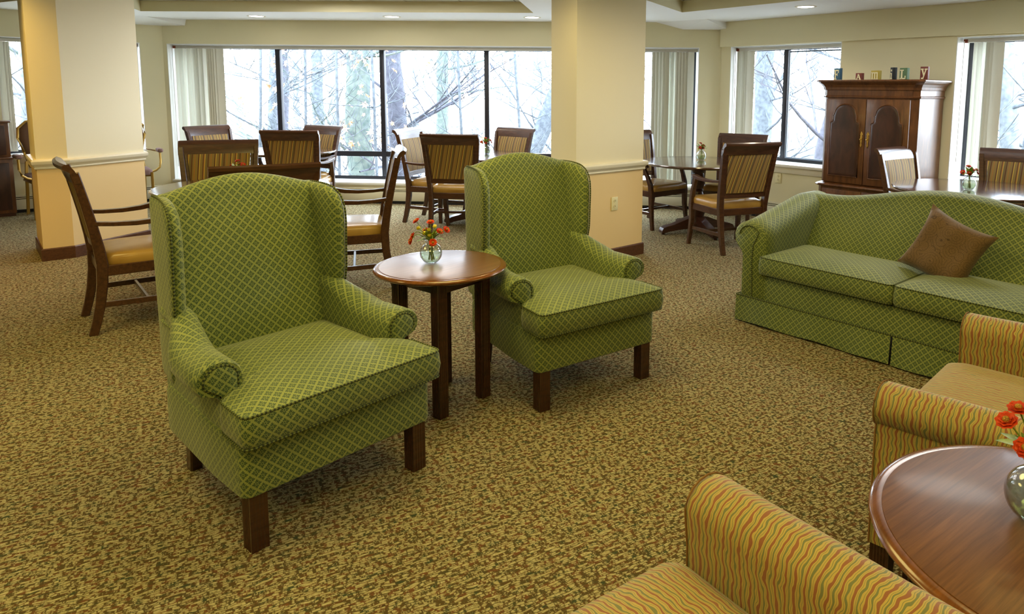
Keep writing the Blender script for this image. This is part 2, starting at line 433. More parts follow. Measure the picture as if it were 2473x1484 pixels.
# ------------------------------------------------------------------ room shell
CL = Vector((-5.822, 8.52)); CR = Vector((1.171, 8.52))
q2 = .70710678
TL = Vector((-q2, -q2)); NL = Vector((q2, -q2))      # left wall direction and inward normal
TR = Vector((q2, -q2)); NR = Vector((-q2, -q2))      # right wall direction and inward normal
def prism(bm, poly, z0, z1):
    lo = [bm.verts.new((x, y, z0)) for x, y in poly]; hi = [bm.verts.new((x, y, z1)) for x, y in poly]
    bm.faces.new(list(reversed(lo))); bm.faces.new(hi)
    for i in range(len(poly)): j = (i+1) % len(poly); bm.faces.new((lo[i], lo[j], hi[j], hi[i]))
ROOM = [(-10.2, 4.142), (-5.822, 8.52), (1.171, 8.52), (5.6, 4.091), (5.6, -3.2), (-10.2, -3.2)]
def grow(d):
    return [(-10.2-d, 4.142+.41*d), (-5.822-.41*d, 8.52+d), (1.171+.41*d, 8.52+d), (5.6+d, 4.091+.41*d), (5.6+d, -3.2-d), (-10.2-d, -3.2-d)]
bm = new(); prism(bm, grow(.42), -.12, 0); struct(build('floor', bm, M['carpet'], smooth=0))
bm = new(); prism(bm, grow(.42), ZC, ZC+.12); struct(build('ceiling', bm, M['ceil'], smooth=0))
TH = .42
def wall(name, o, t, n, L, openings, z1=ZC, m='wall'):
    """wall starting at o along t (2D), thickness outward (-n), openings (s0,s1,z0,z1)."""
    bm = new(); R = math.atan2(t.y, t.x)
    MM = Matrix.Translation((o.x, o.y, 0)) @ Matrix.Rotation(R, 4, 'Z')
    side = 1 if (Matrix.Rotation(R, 2) @ Vector((0, 1))).dot(-n) > 0 else -1
    def b(s0, s1, za, zb):
        if s1-s0 > .001 and zb-za > .001: box(bm, ((s0+s1)/2, side*TH/2, (za+zb)/2), (s1-s0, TH, zb-za), M=MM)
    s = 0
    for s0, s1, za, zb in openings:
        b(s, s0, 0, z1); b(s0, s1, 0, za); b(s0, s1, zb, z1); s = s1
    b(s, L, 0, z1)
    return struct(build(name, bm, M[m], smooth=0)), MM, side
X0, X1 = -5.773-CL.x, .905-CL.x
wall('wall_back', CL, Vector((1, 0)), Vector((0, -1)), CR.x-CL.x, [(X0, X1, .262, 1.985)])
wall('wall_left', CL, TL, NL, 6.19, [(.246, 1.60, .66, 1.985)])
wall('wall_right', CR, TR, NR, 6.264, [(.137, 1.556, .640, 1.99), (2.69, 4.3, .655, 1.98)])
bm = new(); box(bm, (-10.2-TH/2, .47, ZC/2), (TH, 7.35, ZC)); struct(build('wall_far_left', bm, M['wall'], smooth=0))
bm = new(); box(bm, (5.6+TH/2, .44, ZC/2), (TH, 7.3, ZC)); struct(build('wall_far_right', bm, M['wall'], smooth=0))
bm = new(); box(bm, (-2.3, -3.2-TH/2, ZC/2), (16.3, TH, ZC)); struct(build('wall_front', bm, M['wall'], smooth=0))

# bulkhead over the right-hand windows stands a little proud of the pier
def along(o, t, n, s, off, z): return (o.x+t.x*s+n.x*off, o.y+t.y*s+n.y*off, z)
def wbox(bm, o, t, n, s0, s1, a, b, z0, z1, bev=0):
    c = along(o, t, n, (s0+s1)/2, (a+b)/2, (z0+z1)/2)
    box(bm, c, (s1-s0, b-a, z1-z0), bev, (0, 0, math.atan2(t.y, t.x)))
bm = new(); wbox(bm, CR, TR, NR, .0, 6.2, -.01, .035, 1.99, ZS+.03); struct(build('trim_1', bm, M['wall'], smooth=0))

# soffit ring (dropped ceiling) with beams towards the pillars
FZ = Vector((-5.425, 7.6)); GZ = Vector((.597, 7.455))
bm = new()
e = .0
def P2(o, t, n, s, off): return (o.x+t.x*s+n.x*off, o.y+t.y*s+n.y*off)
prism(bm, [(FZ.x, FZ.y), (-.75, 7.57), (-.75, 8.52), (-5.822, 8.52)], ZS, ZC)
prism(bm, [(-.75, 7.57), (-.75, 6.0), (.0, 6.03), (GZ.x, GZ.y), (CR.x, CR.y), (-.75, 8.52)], ZS, ZC)
prism(bm, [(GZ.x, GZ.y), (4.9, 3.15), (5.6, 4.091), (CR.x, CR.y)], ZS, ZC)
prism(bm, [(-5.822, 8.52), (-10.2, 4.142), (-9.6, 3.55), (-6.37, 6.86), (-5.8, 6.6), (-4.95, 6.5), (FZ.x, FZ.y)], ZS, ZC)
prism(bm, [(-1.0, 6.1), (-.75, 6.0), (-.75, 7.57), (-1.0, 7.57)], ZS, ZC)
struct(build('ceiling_soffit', bm, [M['soffit'], M['wall']], smooth=0))
so = bpy.data.objects['ceiling_soffit']
for p in so.data.polygons:
    if abs(p.normal.z) < .5: p.material_index = 1
# corner wedges under the soffit
def solid(name, pts, faces, m):
    bm = new(); v = [bm.verts.new(p) for p in pts]
    for f in faces: bm.faces.new([v[i] for i in f])
    return struct(build(name, bm, M[m], smooth=0))
zl = 2.198
solid('trim_2', [(.373, 8.52, ZS), (.70, 8.52, zl), (1.171, 8.52, zl), (1.232, 8.459, zl), (1.232, 8.459, ZS), (1.171, 8.52, ZS), (.93, 8.12, ZS)],
      [(0, 1, 6), (1, 2, 3, 6), (3, 4, 6), (0, 6, 4, 5), (0, 5, 2, 1), (2, 5, 4, 3)], 'soffit')
solid('trim_3', [(-5.50, 8.52, ZS), (-5.52, 8.52, 2.21), (-5.822, 8.52, 2.205), (-6.6, 7.742, 2.2), (-6.6, 7.742, ZS), (-5.822, 8.52, ZS), (-5.75, 8.15, ZS), (-6.25, 7.6, ZS)],
      [(0, 1, 6), (1, 2, 3, 7, 6), (3, 4, 7), (0, 6, 7, 4, 5), (0, 5, 2, 1), (2, 5, 4, 3)], 'soffit')

# ------------------------------------------------------------------ windows
def window(name, o, t, n, s0, s1, z0, z1, mull, rails, rev=.30, label=None, doubles=()):
    root = bpy.data.objects.new(name, None); COL.objects.link(root); struct(root, label)
    bm = new(); d0, d1 = -rev-.05, -rev+.0
    wbox(bm, o, t, n, s0, s1, d0, d1, z1-.045, z1, .004); wbox(bm, o, t, n, s0, s1, d0, d1, z0, z0+.04, .004)
    wbox(bm, o, t, n, s0, s0+.045, d0, d1, z0+.04, z1-.045, .004); wbox(bm, o, t, n, s1-.045, s1, d0, d1, z0+.04, z1-.045, .004)
    build('window_frame', bm, M['black'], root)
    for m_ in mull:
        bm = new(); wbox(bm, o, t, n, m_-.03, m_+.03, d0-.01, d1+.012, z0+.04, z1-.045, .004); build('mullion', bm, M['black'], root)
    for r_ in rails:
        bm = new(); wbox(bm, o, t, n, s0+.045, s1-.045, d0-.004, d1+.008, r_-.034, r_+.034, .004); build('transom_rail', bm, M['black'], root)
    cuts = [s0+.045]+list(mull)+[s1-.045]
    for a, b in zip(cuts[:-1], cuts[1:]):
        zs = [z0+.04]+list(rails)+[z1-.045]
        for c, d in zip(zs[:-1], zs[1:]):
            bm = new(); wbox(bm, o, t, n, a+.01, b-.01, (d0+d1)/2-.003, (d0+d1)/2+.003, c+.005, d-.005); build('glass_pane', bm, M['pane'], root, smooth=0)
    bm = new(); wbox(bm, o, t, n, s0+.001, s1-.001, -rev, .05, z0-.03, z0+.004, .008); build('window_sill', bm, M['sill'], root)
    bm = new(); wbox(bm, o, t, n, s0+.02, s1-.02, .001, .02, z0-.10, z0-.031, .005); build('sill_apron', bm, M['white'], root)
    bm = new()   # white reveal lining
    wbox(bm, o, t, n, s0, s0+.008, -rev, 0, z0+.005, z1-.001); wbox(bm, o, t, n, s1-.008, s1, -rev, 0, z0+.005, z1-.001); wbox(bm, o, t, n, s0+.008, s1-.008, -rev, 0, z1-.008, z1)
    build('reveal', bm, M['sill'], root)
    return root
EX = Vector((1, 0)); NB = Vector((0, -1))
mulls = [1.325, 2.695, 4.055, 5.42]
window('window_1', CL, EX, NB, X0, X1, .262, 1.985, mulls, [.598])
window('window_2', CL, TL, NL, .246, 1.60, .66, 1.985, [], [], rev=.16)
window('window_3', CR, TR, NR, .137, 1.556, .640, 1.99, [.715], [])
window('window_4', CR, TR, NR, 2.69, 4.3, .655, 1.98, [3.9], [])
# a second, lighter sash in the right-hand pane of window_3
bm = new()
for a in ((.755, .772, .68, 1.93), (1.50, 1.512, .68, 1.93)): wbox(bm, CR, TR, NR, a[0], a[1], -.30, -.285, a[2], a[3])
wbox(bm, CR, TR, NR, .772, 1.50, -.30, -.285, .68, .697); wbox(bm, CR, TR, NR, .772, 1.50, -.30, -.285, 1.913, 1.93)
sash = build('sliding_sash', bm, mat('sash_grey', srgb(110, 120, 134), .4), bpy.data.objects['window_3'])

# vertical blinds
def blind(name, label, o, t, n, s0, s1, z0, z1, groups, wand=None):
    root = thing(name, label, 'vertical blind', (o.x, o.y, 0))
    oo = Vector((0, 0))
    bm = new(); wbox(bm, oo, t, n, s0+.012, s1-.012, -.145, -.10, z1-.05, z1-.012, .004); build('head_rail', bm, M['rail'], root)
    bm = new(); wbox(bm, oo, t, n, s0+.012, s0+.05, -.146, -.098, z1-.051, z1-.02, .003); build('end_cap', bm, M['rust'], root)
    ang0 = math.atan2(t.y, t.x)
    for a, b, k, tw in groups:
        for i in range(k):
            s = a+(b-a)*(i/(k-1) if k > 1 else 0); bm = new()
            secs = []
            for z in (z0, z1-.052):
                secs.append([(-.044+.011*j, .006*math.sin(PI*j/8), z) for j in range(9)])
            t_ = bmesh.new(); loft(t_, [[Vector(p) for p in s_]+[Vector((p[0], p[1]+.0012, p[2])) for p in reversed(s_)] for s_ in secs])
            p = along(oo, t, n, s, -.122, 0)
            merge(bm, t_, Matrix.Translation(p) @ Matrix.Rotation(ang0+tw+random.uniform(-.12, .12), 4, 'Z'))
            build('slat', bm, M['slat'], root)
    if wand is not None:
        bm = new(); p = along(oo, t, n, wand, -.07, 0); tube(bm, [(p[0], p[1], z0+.12), (p[0], p[1], z1-.04)], .0035, 6); build('pull_chain', bm, M['rail'], root)
    return root
R_ = math.radians
blind('vertical_blind', 'open vertical blind gathered at the left end of the long back window', CL, EX, NB, X0, -.85-CL.x, .30, 1.985,
      [(.115, .32, 5, R_(62)), (.355, .48, 5, R_(52)), (.53, .66, 5, R_(20))], .07)
blind('vertical_blind', 'half drawn pale vertical blind just right of the pillar', CL, EX, NB, .10-CL.x, X1, .285, 1.985,
      [(6.20, 6.36, 5, R_(22)), (6.39, 6.45, 3, R_(60)), (6.49, 6.64, 5, R_(16))], None)
blind('vertical_blind', 'narrow vertical blind at the left of the window beside the armoire', CR, TR, NR, .137, 1.556, .69, 1.99,
      [(.20, .345, 6, R_(40))], .16)
blind('vertical_blind', 'vertical blind hanging at the window right of the armoire', CR, TR, NR, 2.70, 4.3, .69, 1.98,
      [(2.83, 2.93, 4, R_(70)), (2.955, 3.01, 3, R_(25))], 2.73)
blind('vertical_blind', 'vertical blind hanging in the window behind the upright piano', CL, TL, NL, .246, 1.60, .69, 1.985,
      [(1.52, 1.575, 3, R_(-30))], None)

# baseboard heaters
def heater(label, o, t, n, s0, s1):
    root = thing('baseboard_heater', label, 'heater', (o.x, o.y, 0)); z = Vector((0, 0))
    bm = new(); wbox(bm, z, t, n, s0, s1, .002, .055, .0, .035); build('dark_base', bm, M['dark'], root, smooth=0)
    bm = new(); wbox(bm, z, t, n, s0, s1, .002, .062, .036, .152, .004); wbox(bm, z, t, n, s0, s1, .002, .058, .160, .170, .002); wbox(bm, z, t, n, s0, s1, .002, .05, .178, .196, .004); build('cover', bm, M['heater'], root)
    bm = new(); wbox(bm, z, t, n, s0+.001, s1-.001, .002, .04, .15, .18); build('slot', bm, M['dark'], root, smooth=0)
heater('long cream baseboard heater under the back windows', CL, EX, NB, .06, 6.93)
heater('cream baseboard heater on the wall behind the left pillar', CL, TL, NL, .10, 5.8)
heater('cream baseboard heater between the right-hand table and the armoire', CR, TR, NR, .10, 1.60)
heater('cream baseboard heater right of the armoire', CR, TR, NR, 2.72, 5.9)

# ------------------------------------------------------------------ pillars
def rail_profile():
    return [(0, 0), (.012, 0), (.016, .008), (.012, .016), (.018, .03), (.030, .040), (.034, .052), (.034, .066), (.026, .078), (.006, .080), (0, .080)]
def pillar(tagname, poly, zr, trim_no):
    """poly: ccw footprint; upper cream, lower peach, chair rail and baseboard all round."""
    n = len(poly); c = Vector((sum(p[0] for p in poly)/n, sum(p[1] for p in poly)/n))
    bm = new(); prism(bm, poly, zr+.04, ZC-.001); lo = len(bm.faces); prism(bm, poly, 0, zr+.04)
    for i, f in enumerate(bm.faces): f.material_index = 0 if i < lo else 1
    struct(build('wall_'+tagname, bm, [M['pillar_up'], M['pillar_lo']], smooth=0))
    def outset(d):
        out = []
        for i in range(n):
            a, b, e_ = (Vector(poly[k % n]) for k in (i-1, i, i+1))
            n1 = Vector(((b-a).y, -(b-a).x)).normalized(); n2 = Vector(((e_-b).y, -(e_-b).x)).normalized()
            m_ = (n1+n2); m_ = m_/m_.dot(n1)
            out.append(b+m_*d)
        return out
    bm = new(); loft(bm, [[(q.x, q.y, zr+z) for q in outset(d)] for d, z in rail_profile()], caps=False)
    struct(build('trim_'+str(trim_no), bm, M['white'], smooth=30))
    bm = new(); loft(bm, [[(q.x, q.y, z) for q in outset(d)] for d, z in ((0, 0), (.014, 0), (.014, .095), (.008, .103), (0, .103))], caps=False)
    struct(build('baseboard_'+tagname, bm, M['base'], smooth=0))
P0 = Vector((-4.775, 5.342)); P1 = Vector((-4.629, 5.489)); P2v = P1+Vector((.24, .97))*.70
d0 = Vector((-q2, q2))
pillar('pillar_left', [tuple(P0), tuple(P1), tuple(P2v), tuple(P2v+d0*.55), tuple(P0+d0*.62)], .765, 4)
Q0 = Vector((-.38, 5.498)); Q1 = Vector((.176, 6.055)); Q2 = Q1+d0*.32; Q3 = Q0+d0*.32
pillar('pillar_right', [tuple(Q0), tuple(Q1), tuple(Q2), tuple(Q3)], .765, 5)

# outlets
def outlet(label, pos, rz):
    r = thing('wall_outlet', label, 'outlet', pos, rz)
    bm = new(); box(bm, (0, -.004, 0), (.074, .007, .115), .002); build('cover_plate', bm, M['plate'], r)
    for z in (.025, -.022):
        bm = new(); lathe(bm, [(.0, 0), (.016, 0), (.015, .003), (0, .003)], 16, xf((0, -.0075, z), (PI/2, 0, 0)))
        s = build('socket', bm, M['plate'], r)
        bm = new(); box(bm, (-.006, -.0112, z-.001), (.0024, .002, .008)); box(bm, (.006, -.0112, z-.001), (.0024, .002, .008)); box(bm, (0, -.0112, z+.008), (.004, .002, .004))
        build('slot', bm, M['socket'], r)
o1 = Q0+Vector((q2, q2))*.435
outlet('cream wall outlet low on the peach pillar', (o1.x+.0005, o1.y-.0005, .492), R_(45))
o2 = CR+TR*.862+NR*.001
outlet('cream wall outlet under the window left of the armoire', (o2.x, o2.y, .475), math.atan2(TR.y, TR.x))

# recessed lights
def downlight(label, x, y, z, group, power=10, color=WARMW, spot=R_(125), dz=.02):
    r = thing('recessed_ceiling_light', label, 'ceiling light', (x, y, z), 0, group)
    bm = new(); lathe(bm, [(.078, .012), (.098, .004), (.104, -.002), (.104, .0), (.10, -.004), (.08, -.004), (.076, .01)], 32); build('trim_ring', bm, M['white'], r)
    bm = new(); lathe(bm, [(0, -.002), (.077, -.002), (.077, .004), (0, .004)], 28); build('lens', bm, M['lens'], r)
    l = lamp('downlight_lamp', 'SPOT', (x, y, z-dz), power, color, .06, (x, y, 0), spot, .6)
g = 'recessed lights along the back soffit'
downlight('leftmost round recessed light in the back soffit', -4.342, 8.05, ZS, g)
downlight('middle round recessed light in the back soffit', -2.716, 8.03, ZS, g)
downlight('round recessed light in the back soffit nearest the cream pillar', -1.076, 8.03, ZS, g)
downlight('round recessed light in the right soffit above the armoire', 1.749, 6.909, ZS, 'recessed lights in the right soffit')
lamp('unseen_pillar_spot', 'SPOT', (-4.82, 4.95, ZC-.02), 22, (1, .66, .18), .08, (-4.80, 5.0, 0), R_(150), 1)
lamp('unseen_pillar_spot', 'SPOT', (-5.0, 4.2, ZC-.02), 62, (1, .56, .07), .10, (-4.8, 5.0, .6), R_(110), 1)  # added spot without fixture, aimed to tint the left pillar's narrow face
lamp('unseen_pillar_spot', 'SPOT', (-.60, 5.0, ZC-.02), 20, (1, .80, .36), .12, (-.60, 5.1, 0), R_(160), 1)
lamp('unseen_pillar_spot', 'SPOT', (.55, 4.9, ZC-.02), 26, (1, .80, .42), .12, (.3, 5.3, 0), R_(150), 1)  # added warm fill for the right pillar's right face; no fixture
lamp('unseen_pillar_spot', 'SPOT', (-2.6, 4.6, ZC-.02), 10, WARM, .08, (-2.6, 4.6, 0), R_(140), .5)

# portals help the daylight through the openings
lamp('window_portal', 'AREA', (-2.43, 8.97, 1.12), 1, (1, 1, 1), 6.7, (-2.43, 0, 1.12), portal=True, size_y=1.75)
pm = CR+TR*.85-NR*.46; lamp('window_portal', 'AREA', (pm.x, pm.y, 1.32), 1, (1, 1, 1), 1.42, (pm.x+NR.x, pm.y+NR.y, 1.32), portal=True, size_y=1.35)
pm = CR+TR*3.5-NR*.46; lamp('window_portal', 'AREA', (pm.x, pm.y, 1.32), 1, (1, 1, 1), 1.6, (pm.x+NR.x, pm.y+NR.y, 1.32), portal=True, size_y=1.35)
pm = CL+TL*.92-NL*.46; lamp('window_portal', 'AREA', (pm.x, pm.y, 1.32), 1, (1, 1, 1), 1.35, (pm.x+NL.x, pm.y+NL.y, 1.32), portal=True, size_y=1.35)

# ------------------------------------------------------------------ wing chairs
def lerp(a, b, t): return a+(b-a)*t
def fluted_leg(bm, x, y, z1, s, flutes=4, faces=('y',), ang=0, z0=0.0, taper=1.0):
    """square leg with reeded faces: profile polygon with small grooves."""
    h = s/2; pts = []
    def side(a, b):
        for k in range(flutes*2+1):
            t = (k+1)/(flutes*2+2); p = a.lerp(b, t); nrm = Vector((-(b-a).y, (b-a).x)).normalized()
            pts.append(p+nrm*(.0022 if k % 2 else 0))
    C = [Vector((-h, -h)), Vector((h, -h)), Vector((h, h)), Vector((-h, h))]
    for i in range(4): pts.append(C[i]); side(C[i], C[(i+1) % 4])
    secs = []
    for z, f in ((z0, taper), (z1, 1)):
        secs.append([(x+(p.x*math.cos(ang)-p.y*math.sin(ang))*f, y+(p.x*math.sin(ang)+p.y*math.cos(ang))*f, z) for p in pts])
    loft(bm, secs)

def scroll_arm(bm, s, y0, y1, xin, xout, xroll, zb, ztop, zroll, n=14, front_r=.012, M=None, taper=None):
    """rolled arm lofted along y. s=+1/-1 side. ztop(y): top of the roll."""
    secs = []; xroll0 = xroll
    for i in range(n+1):
        y = lerp(y1, y0, i/n); zt = ztop(y); k = 1.0
        if taper: f_ = max(0, min(1, (y-taper[0])/(taper[1]-taper[0]))); f_ = f_*f_*(3-2*f_); xroll = lerp(taper[2], xroll0, f_)
        if i == 0: k = .93
        rt = (xroll-xin)/2; cxr = (xroll+xin)/2; rz = zt-zroll
        pts = [(xin, zb), (xin, zb+.08), (xin, zroll-.03+(zt-ztop(y1))*.6)]
        zc = zt-rt*.82
        for j in range(11):
            t = PI-j*(PI*1.22)/10
            pts.append((cxr+rt*math.cos(t), zc+rt*.82*math.sin(t)))
        pts += [(xout+.012, zc-rt*.78), (xout, zc-rt*1.0), (xout, zb+.10), (xout, zb)]
        if k != 1.0:
            mx = sum(p[0] for p in pts)/len(pts); mz = sum(p[1] for p in pts)/len(pts)
            pts = [(mx+(p[0]-mx)*k, mz+(p[1]-mz)*k) for p in pts]
        yy = y if i else y+.0
        if i == 1: yy = y1-front_r
        secs.append([(s*p[0], yy, p[1]) for p in pts])
    loft(bm, secs, M=M)
    return [(p.x, p.y, p.z) for p in map(Vector, secs[1])]

def tapered(bm, k=.10):
    for v in bm.verts: v.co.x *= 1-k*max(0, min(1, (.12-v.co.y)/.55))
    return bm
def wing_chair(label, loc, rz, group):
    g = thing('wing_chair', label, 'armchair', loc, rz, group)
    G = M['green']
    # base rail
    bm = new(); out = subdiv(rrect(-.352, .352, -.36, .335, .03, 4), .06)
    pancake(bm, out, [(.012, .185), (.002, .192), (0, .21), (0, .34), (.006, .360), (.03, .366)]); build('seat_frame', tapered(bm), G, g)
    # T cushion
    T = [(-.268, -.27), (.268, -.27), (.268, .188), (.355, .196), (.362, .385), (-.362, .385), (-.355, .196), (-.268, .188)]
    def roundpoly(P, r, n=3):
        o = []
        for i, p in enumerate(P):
            p = Vector(p); a = (Vector(P[i-1])-p); b = (Vector(P[(i+1) % len(P)])-p)
            ra = min(r, a.length*.4); rb = min(r, b.length*.4); A = p+a.normalized()*ra; B = p+b.normalized()*rb
            for k in range(n+1):
                t = k/n; o.append(tuple((A*(1-t)+p*t)*(1-t)+(p*(1-t)+B*t)*t))
        return o
    T = subdiv(roundpoly(T, .03), .045)
    bm = new()
    bow = lambda y: .0
    pancake(bm, T, [(.03, .366), (.004, .370), (-.004, .385), (-.008, .42), (-.004, .462), (.0, .474), (.02, .481), (.06, .492), (.12, .502), (.2, .507), (.27, .508)])
    c = build('seat_cushion', bm, G, g, smooth=50)
    for z in (.374, .474):
        bm = new(); tube(bm, [(x*1.006, y*1.004+.0005, z) for x, y in T], .0034, 6, closed=True); build('piping', bm, M['piping'], c)
    # arms
    for s in (1, -1):
        bm = new(); zt = lambda y: .594+.072*max(0, min(1, (-.02-y)/.2))**1.2
        scroll_arm(bm, s, -.36, .180, .268, .340, .418, .355, zt, .5, taper=(-.26, -.04, .352))
        a = build('armrest', tapered(bm), G, g, smooth=60)
        # front scroll panel with welt
        fx = lambda x: s*x
        rt = (.418-.268)/2; cxr = (.418+.268)/2; zc = .594-rt*.82
        outl = [(.338, .366), (.340, .45), (.342, zc-rt*.7)]+[(cxr-.004+(rt-.022)*math.cos(t), zc+(rt-.022)*.86*math.sin(t)) for t in [R_(-25+12*k) for k in range(18)]]+[(.286, .45), (.286, .366)]
        bm = new(); o2_ = [(x, z) for x, z in outl]
        pancake(bm, o2_ if s > 0 else list(reversed(o2_)), [(0, .0), (.004, .008), (.015, .012), (.03, .013)], fn=lambda x, z, h: (s*x, .176+h, z))
        pnl = build('arm_front_panel', bm, G, a)
        bm = new(); tube(bm, [(s*x, .182, z) for x, z in outl[1:-1]], .0034, 6); build('piping', bm, M['piping'], pnl)
    # backrest
    top = lambda x: 1.055+.056*math.cos(min(1, abs(x)/.30)*PI/2)**1.1
    xs = [-.315+.63*i/22 for i in range(23)]
    secs = []
    for x in xs:
        zt = top(x); p = []
        bulge = .022*math.cos(min(1, abs(x)/.33)*PI/2)
        fy = lambda z: -.235-.125*(z-.42)/.63+bulge*math.sin(max(0, min(1, (z-.4)/.65))*PI)
        for z in [.366+(zt-.05-.366)*k/12 for k in range(13)]: p.append((x, fy(z), z))
        yf = fy(zt-.05); yr = -.455
        for k in range(1, 8):
            t = PI*k/8; p.append((x, (yf+yr)/2+(yf-yr)/2*math.cos(t), zt-.05+.05*math.sin(t)))
        for k in range(9): p.append((x, yr+.115*k/8, zt-.05-(zt-.05-.36)*k/8))
        secs.append(p)
    bm = new(); loft(bm, secs, swap=False); bk = build('backrest', tapered(bm, .07), G, g, smooth=60)
    bm = new(); tube(bm, [(x*.93, -.452, top(x)-.018) for x in xs], .0034, 6); build('piping', bm, M['piping'], bk)
    # wings
    for s in (1, -1):
        bm = new()
        O = [(-.435, .37), (-.27, .37), (-.245, .60), (-.205, .628), (-.19, .70), (-.188, .80), (-.184, .90), (-.190, .965), (-.215, 1.012), (-.262, 1.040), (-.33, 1.05), (-.43, 1.052), (-.47, 1.045)]
        O = subdiv(roundpoly(O, .03), .05)
        fl = lambda y, z: max(0, (y+.40))*.08
        fn = lambda y, z, h: (s*(.284+h+fl(y, z)), y, z)
        oo = O if s > 0 else list(reversed(O))
        pancake(bm, oo, [(.06, .0), (.02, .004), (.003, .014), (0, .026), (0, .038), (.006, .048), (.02, .053), (.05, .056)], fn=fn)
        wg = build('wing', tapered(bm), G, g, smooth=60)
        bm = new(); tube(bm, [(s*(.332+fl(y, z)), y+.001, z) for y, z in O if y > -.44 and z > .62], .004, 6); build('piping', tapered(bm), M['piping'], wg)
    # legs
    for s in (1, -1):
        bm = new(); fluted_leg(bm, s*.303, .295, .19, .056, 4); build('leg', bm, M['mahog'], g)
        bm = new(); tube(bm, [(s*.240, -.345, 0), (s*.248, -.315, .10), (s*.255, -.29, .19)], 1, flat=(.045, .045), ref=(0, 1, 0)); build('leg', bm, M['mahog'], g)
    return g
wing_chair('green lattice wing chair nearest the camera, left of the small round table', (-1.200, 2.396, 0), R_(-126.5), None)
wing_chair('green lattice wing chair in front of the peach pillar, right of the small round table', (-.313, 3.402, 0), R_(-140), None)

# ------------------------------------------------------------------ sofa
def sofa(label, loc, rz):
    g = thing('sofa', label, 'sofa', loc, rz); G = M['green']
    bm = new(); pancake(bm, subdiv(rrect(-.985, .985, -.40, .425, .03, 4), .1), [(.02, .15), (0, .16), (0, .30), (.006, .322), (.03, .33)]); build('seat_frame', bm, G, g)
    # skirt with a shallow wave and centre slit
    for x0, x1 in ((-1.0, -.006), (.006, 1.0)):
        bm = new(); n = 26; secs = []
        for i in range(n+1):
            x = lerp(x0, x1, i/n); wv = .010*math.sin(i*.55+x0)*math.sin(i*.21+.5)
            yb = .447+wv*1.0
            secs.append([(x, .436, .172), (x, yb, .012+.004*math.sin(i*.7)), (x, yb-.006, .012+.004*math.sin(i*.7)), (x, .430, .172)])
        loft(bm, secs); build('skirt', bm, G, g)
    for s in (1, -1):
        bm = new(); loft(bm, [[(s*.990, y, .172), (s*1.003, y, .012), (s*.997, y, .012), (s*.984, y, .172)] for y in [lerp(.436, -.41, k/10) for k in range(11)]]); build('skirt', bm, G, g)
    bm = new(); tube(bm, [(-.995, -.41, .172), (-.997, .438, .172), (.997, .438, .172), (.995, -.41, .172)], .004, 6, ref=(0, 0, 1)); build('piping', bm, M['piping'], g)
    # cushions
    for x0, x1 in ((-.828, -.004), (.004, .828)):
        O = subdiv(rrect(x0, x1, -.06, .462, .03, 4), .07)
        bm = new(); pancake(bm, O, [(.03, .336), (.005, .339), (-.004, .352), (-.007, .39), (-.003, .432), (0, .446), (.02, .454), (.07, .470), (.13, .482), (.20, .488), (.25, .489)])
        c = build('seat_cushion', bm, G, g, smooth=50)
        for z in (.343, .446):
            bm = new(); tube(bm, [(x, y+.001, z) for x, y in O], .0034, 6, closed=True); build('piping', bm, M['piping'], c)
    # arms rising to the back
    for s in (1, -1):
        zt = lambda y: .643+.128*max(0, min(1, (.42-y)/.62))**1.1
        bm = new(); scroll_arm(bm, s, -.38, .43, .80, .968, 1.035, .15, zt, .5); a = build('armrest', bm, G, g, smooth=60)
        rt = (1.035-.80)/2; cxr = (1.035+.80)/2; zc = .643-rt*.82
        bm = new(); pts = [(.885, .17), (.895, .40), (.89, .50)]+[(cxr-.0+(rt-.02)*math.cos(t)*.8, zc+(rt-.02)*.8*math.sin(t)) for t in [R_(150-20*k) for k in range(8)]]
        tube(bm, [(s*x, .433, z) for x, z in pts], .004, 6); build('piping', bm, M['piping'], a)
    # camel back
    def top(x):
        x = abs(x)
        return .768+.108*(math.cos(min(1, x/.80)*PI)+1)/2
    xs = [-.95+1.9*i/40 for i in range(41)]; secs = []
    for x in xs:
        zt = top(x); p = []; b = .02*math.cos(min(1, abs(x)/.95)*PI/2)
        for k in range(11):
            t = k/10; z = lerp(.33, zt-.045, t); p.append((x, .02-.235*t+b*math.sin(t*PI), z))
        yf, yr = -.215, -.385
        for k in range(1, 8):
            t = PI*k/8; p.append((x, (yf+yr)/2+(yf-yr)/2*math.cos(t), zt-.045+.045*math.sin(t)))
        for k in range(5): p.append((x, yr-.01*k/4, lerp(zt-.045, .16, k/4)))
        secs.append(p)
    bm = new(); loft(bm, secs); bk = build('backrest', bm, G, g, smooth=60)
    for x in (-.9, .9):
        for y in (-.32, .34):
            bm = new(); box(bm, (x, y, .076), (.05, .05, .152), .004); build('leg', bm, M['mahog'], g)
    return g
SO = (1.750, 3.912, 0); SR = R_(135)
sofa('long green lattice camelback sofa with a skirt', SO, SR)

# throw pillow leaning on the sofa back
def pillow():
    bm = new(); n = 14; V = {}
    H = .190
    for side in (1, -1):
        for i in range(n+1):
            for j in range(n+1):
                u, v = -1+2*i/n, -1+2*j/n
                pin = 1-.13*(1-abs(u)**2)*abs(v)**3-.0; pin2 = 1-.13*(1-abs(v)**2)*abs(u)**3
                x, z = u*H*pin2, v*H*pin
                th = .062*((1-u**4)*(1-v**4))**.6*(1+.18*math.sin(5*u+3*v)*math.sin(2.2*v-u*3))
                if abs(u) == 1 or abs(v) == 1: V[(side, i, j)] = V.get((1, i, j)) or bm.verts.new((x, 0, z))
                else: V[(side, i, j)] = bm.verts.new((x, side*th, z))
        for i in range(n):
            for j in range(n):
                q = [V[(side, i, j)], V[(side, i+1, j)], V[(side, i+1, j+1)], V[(side, i, j+1)]]
                bm.faces.new(q if side < 0 else list(reversed(q)))
    return bm
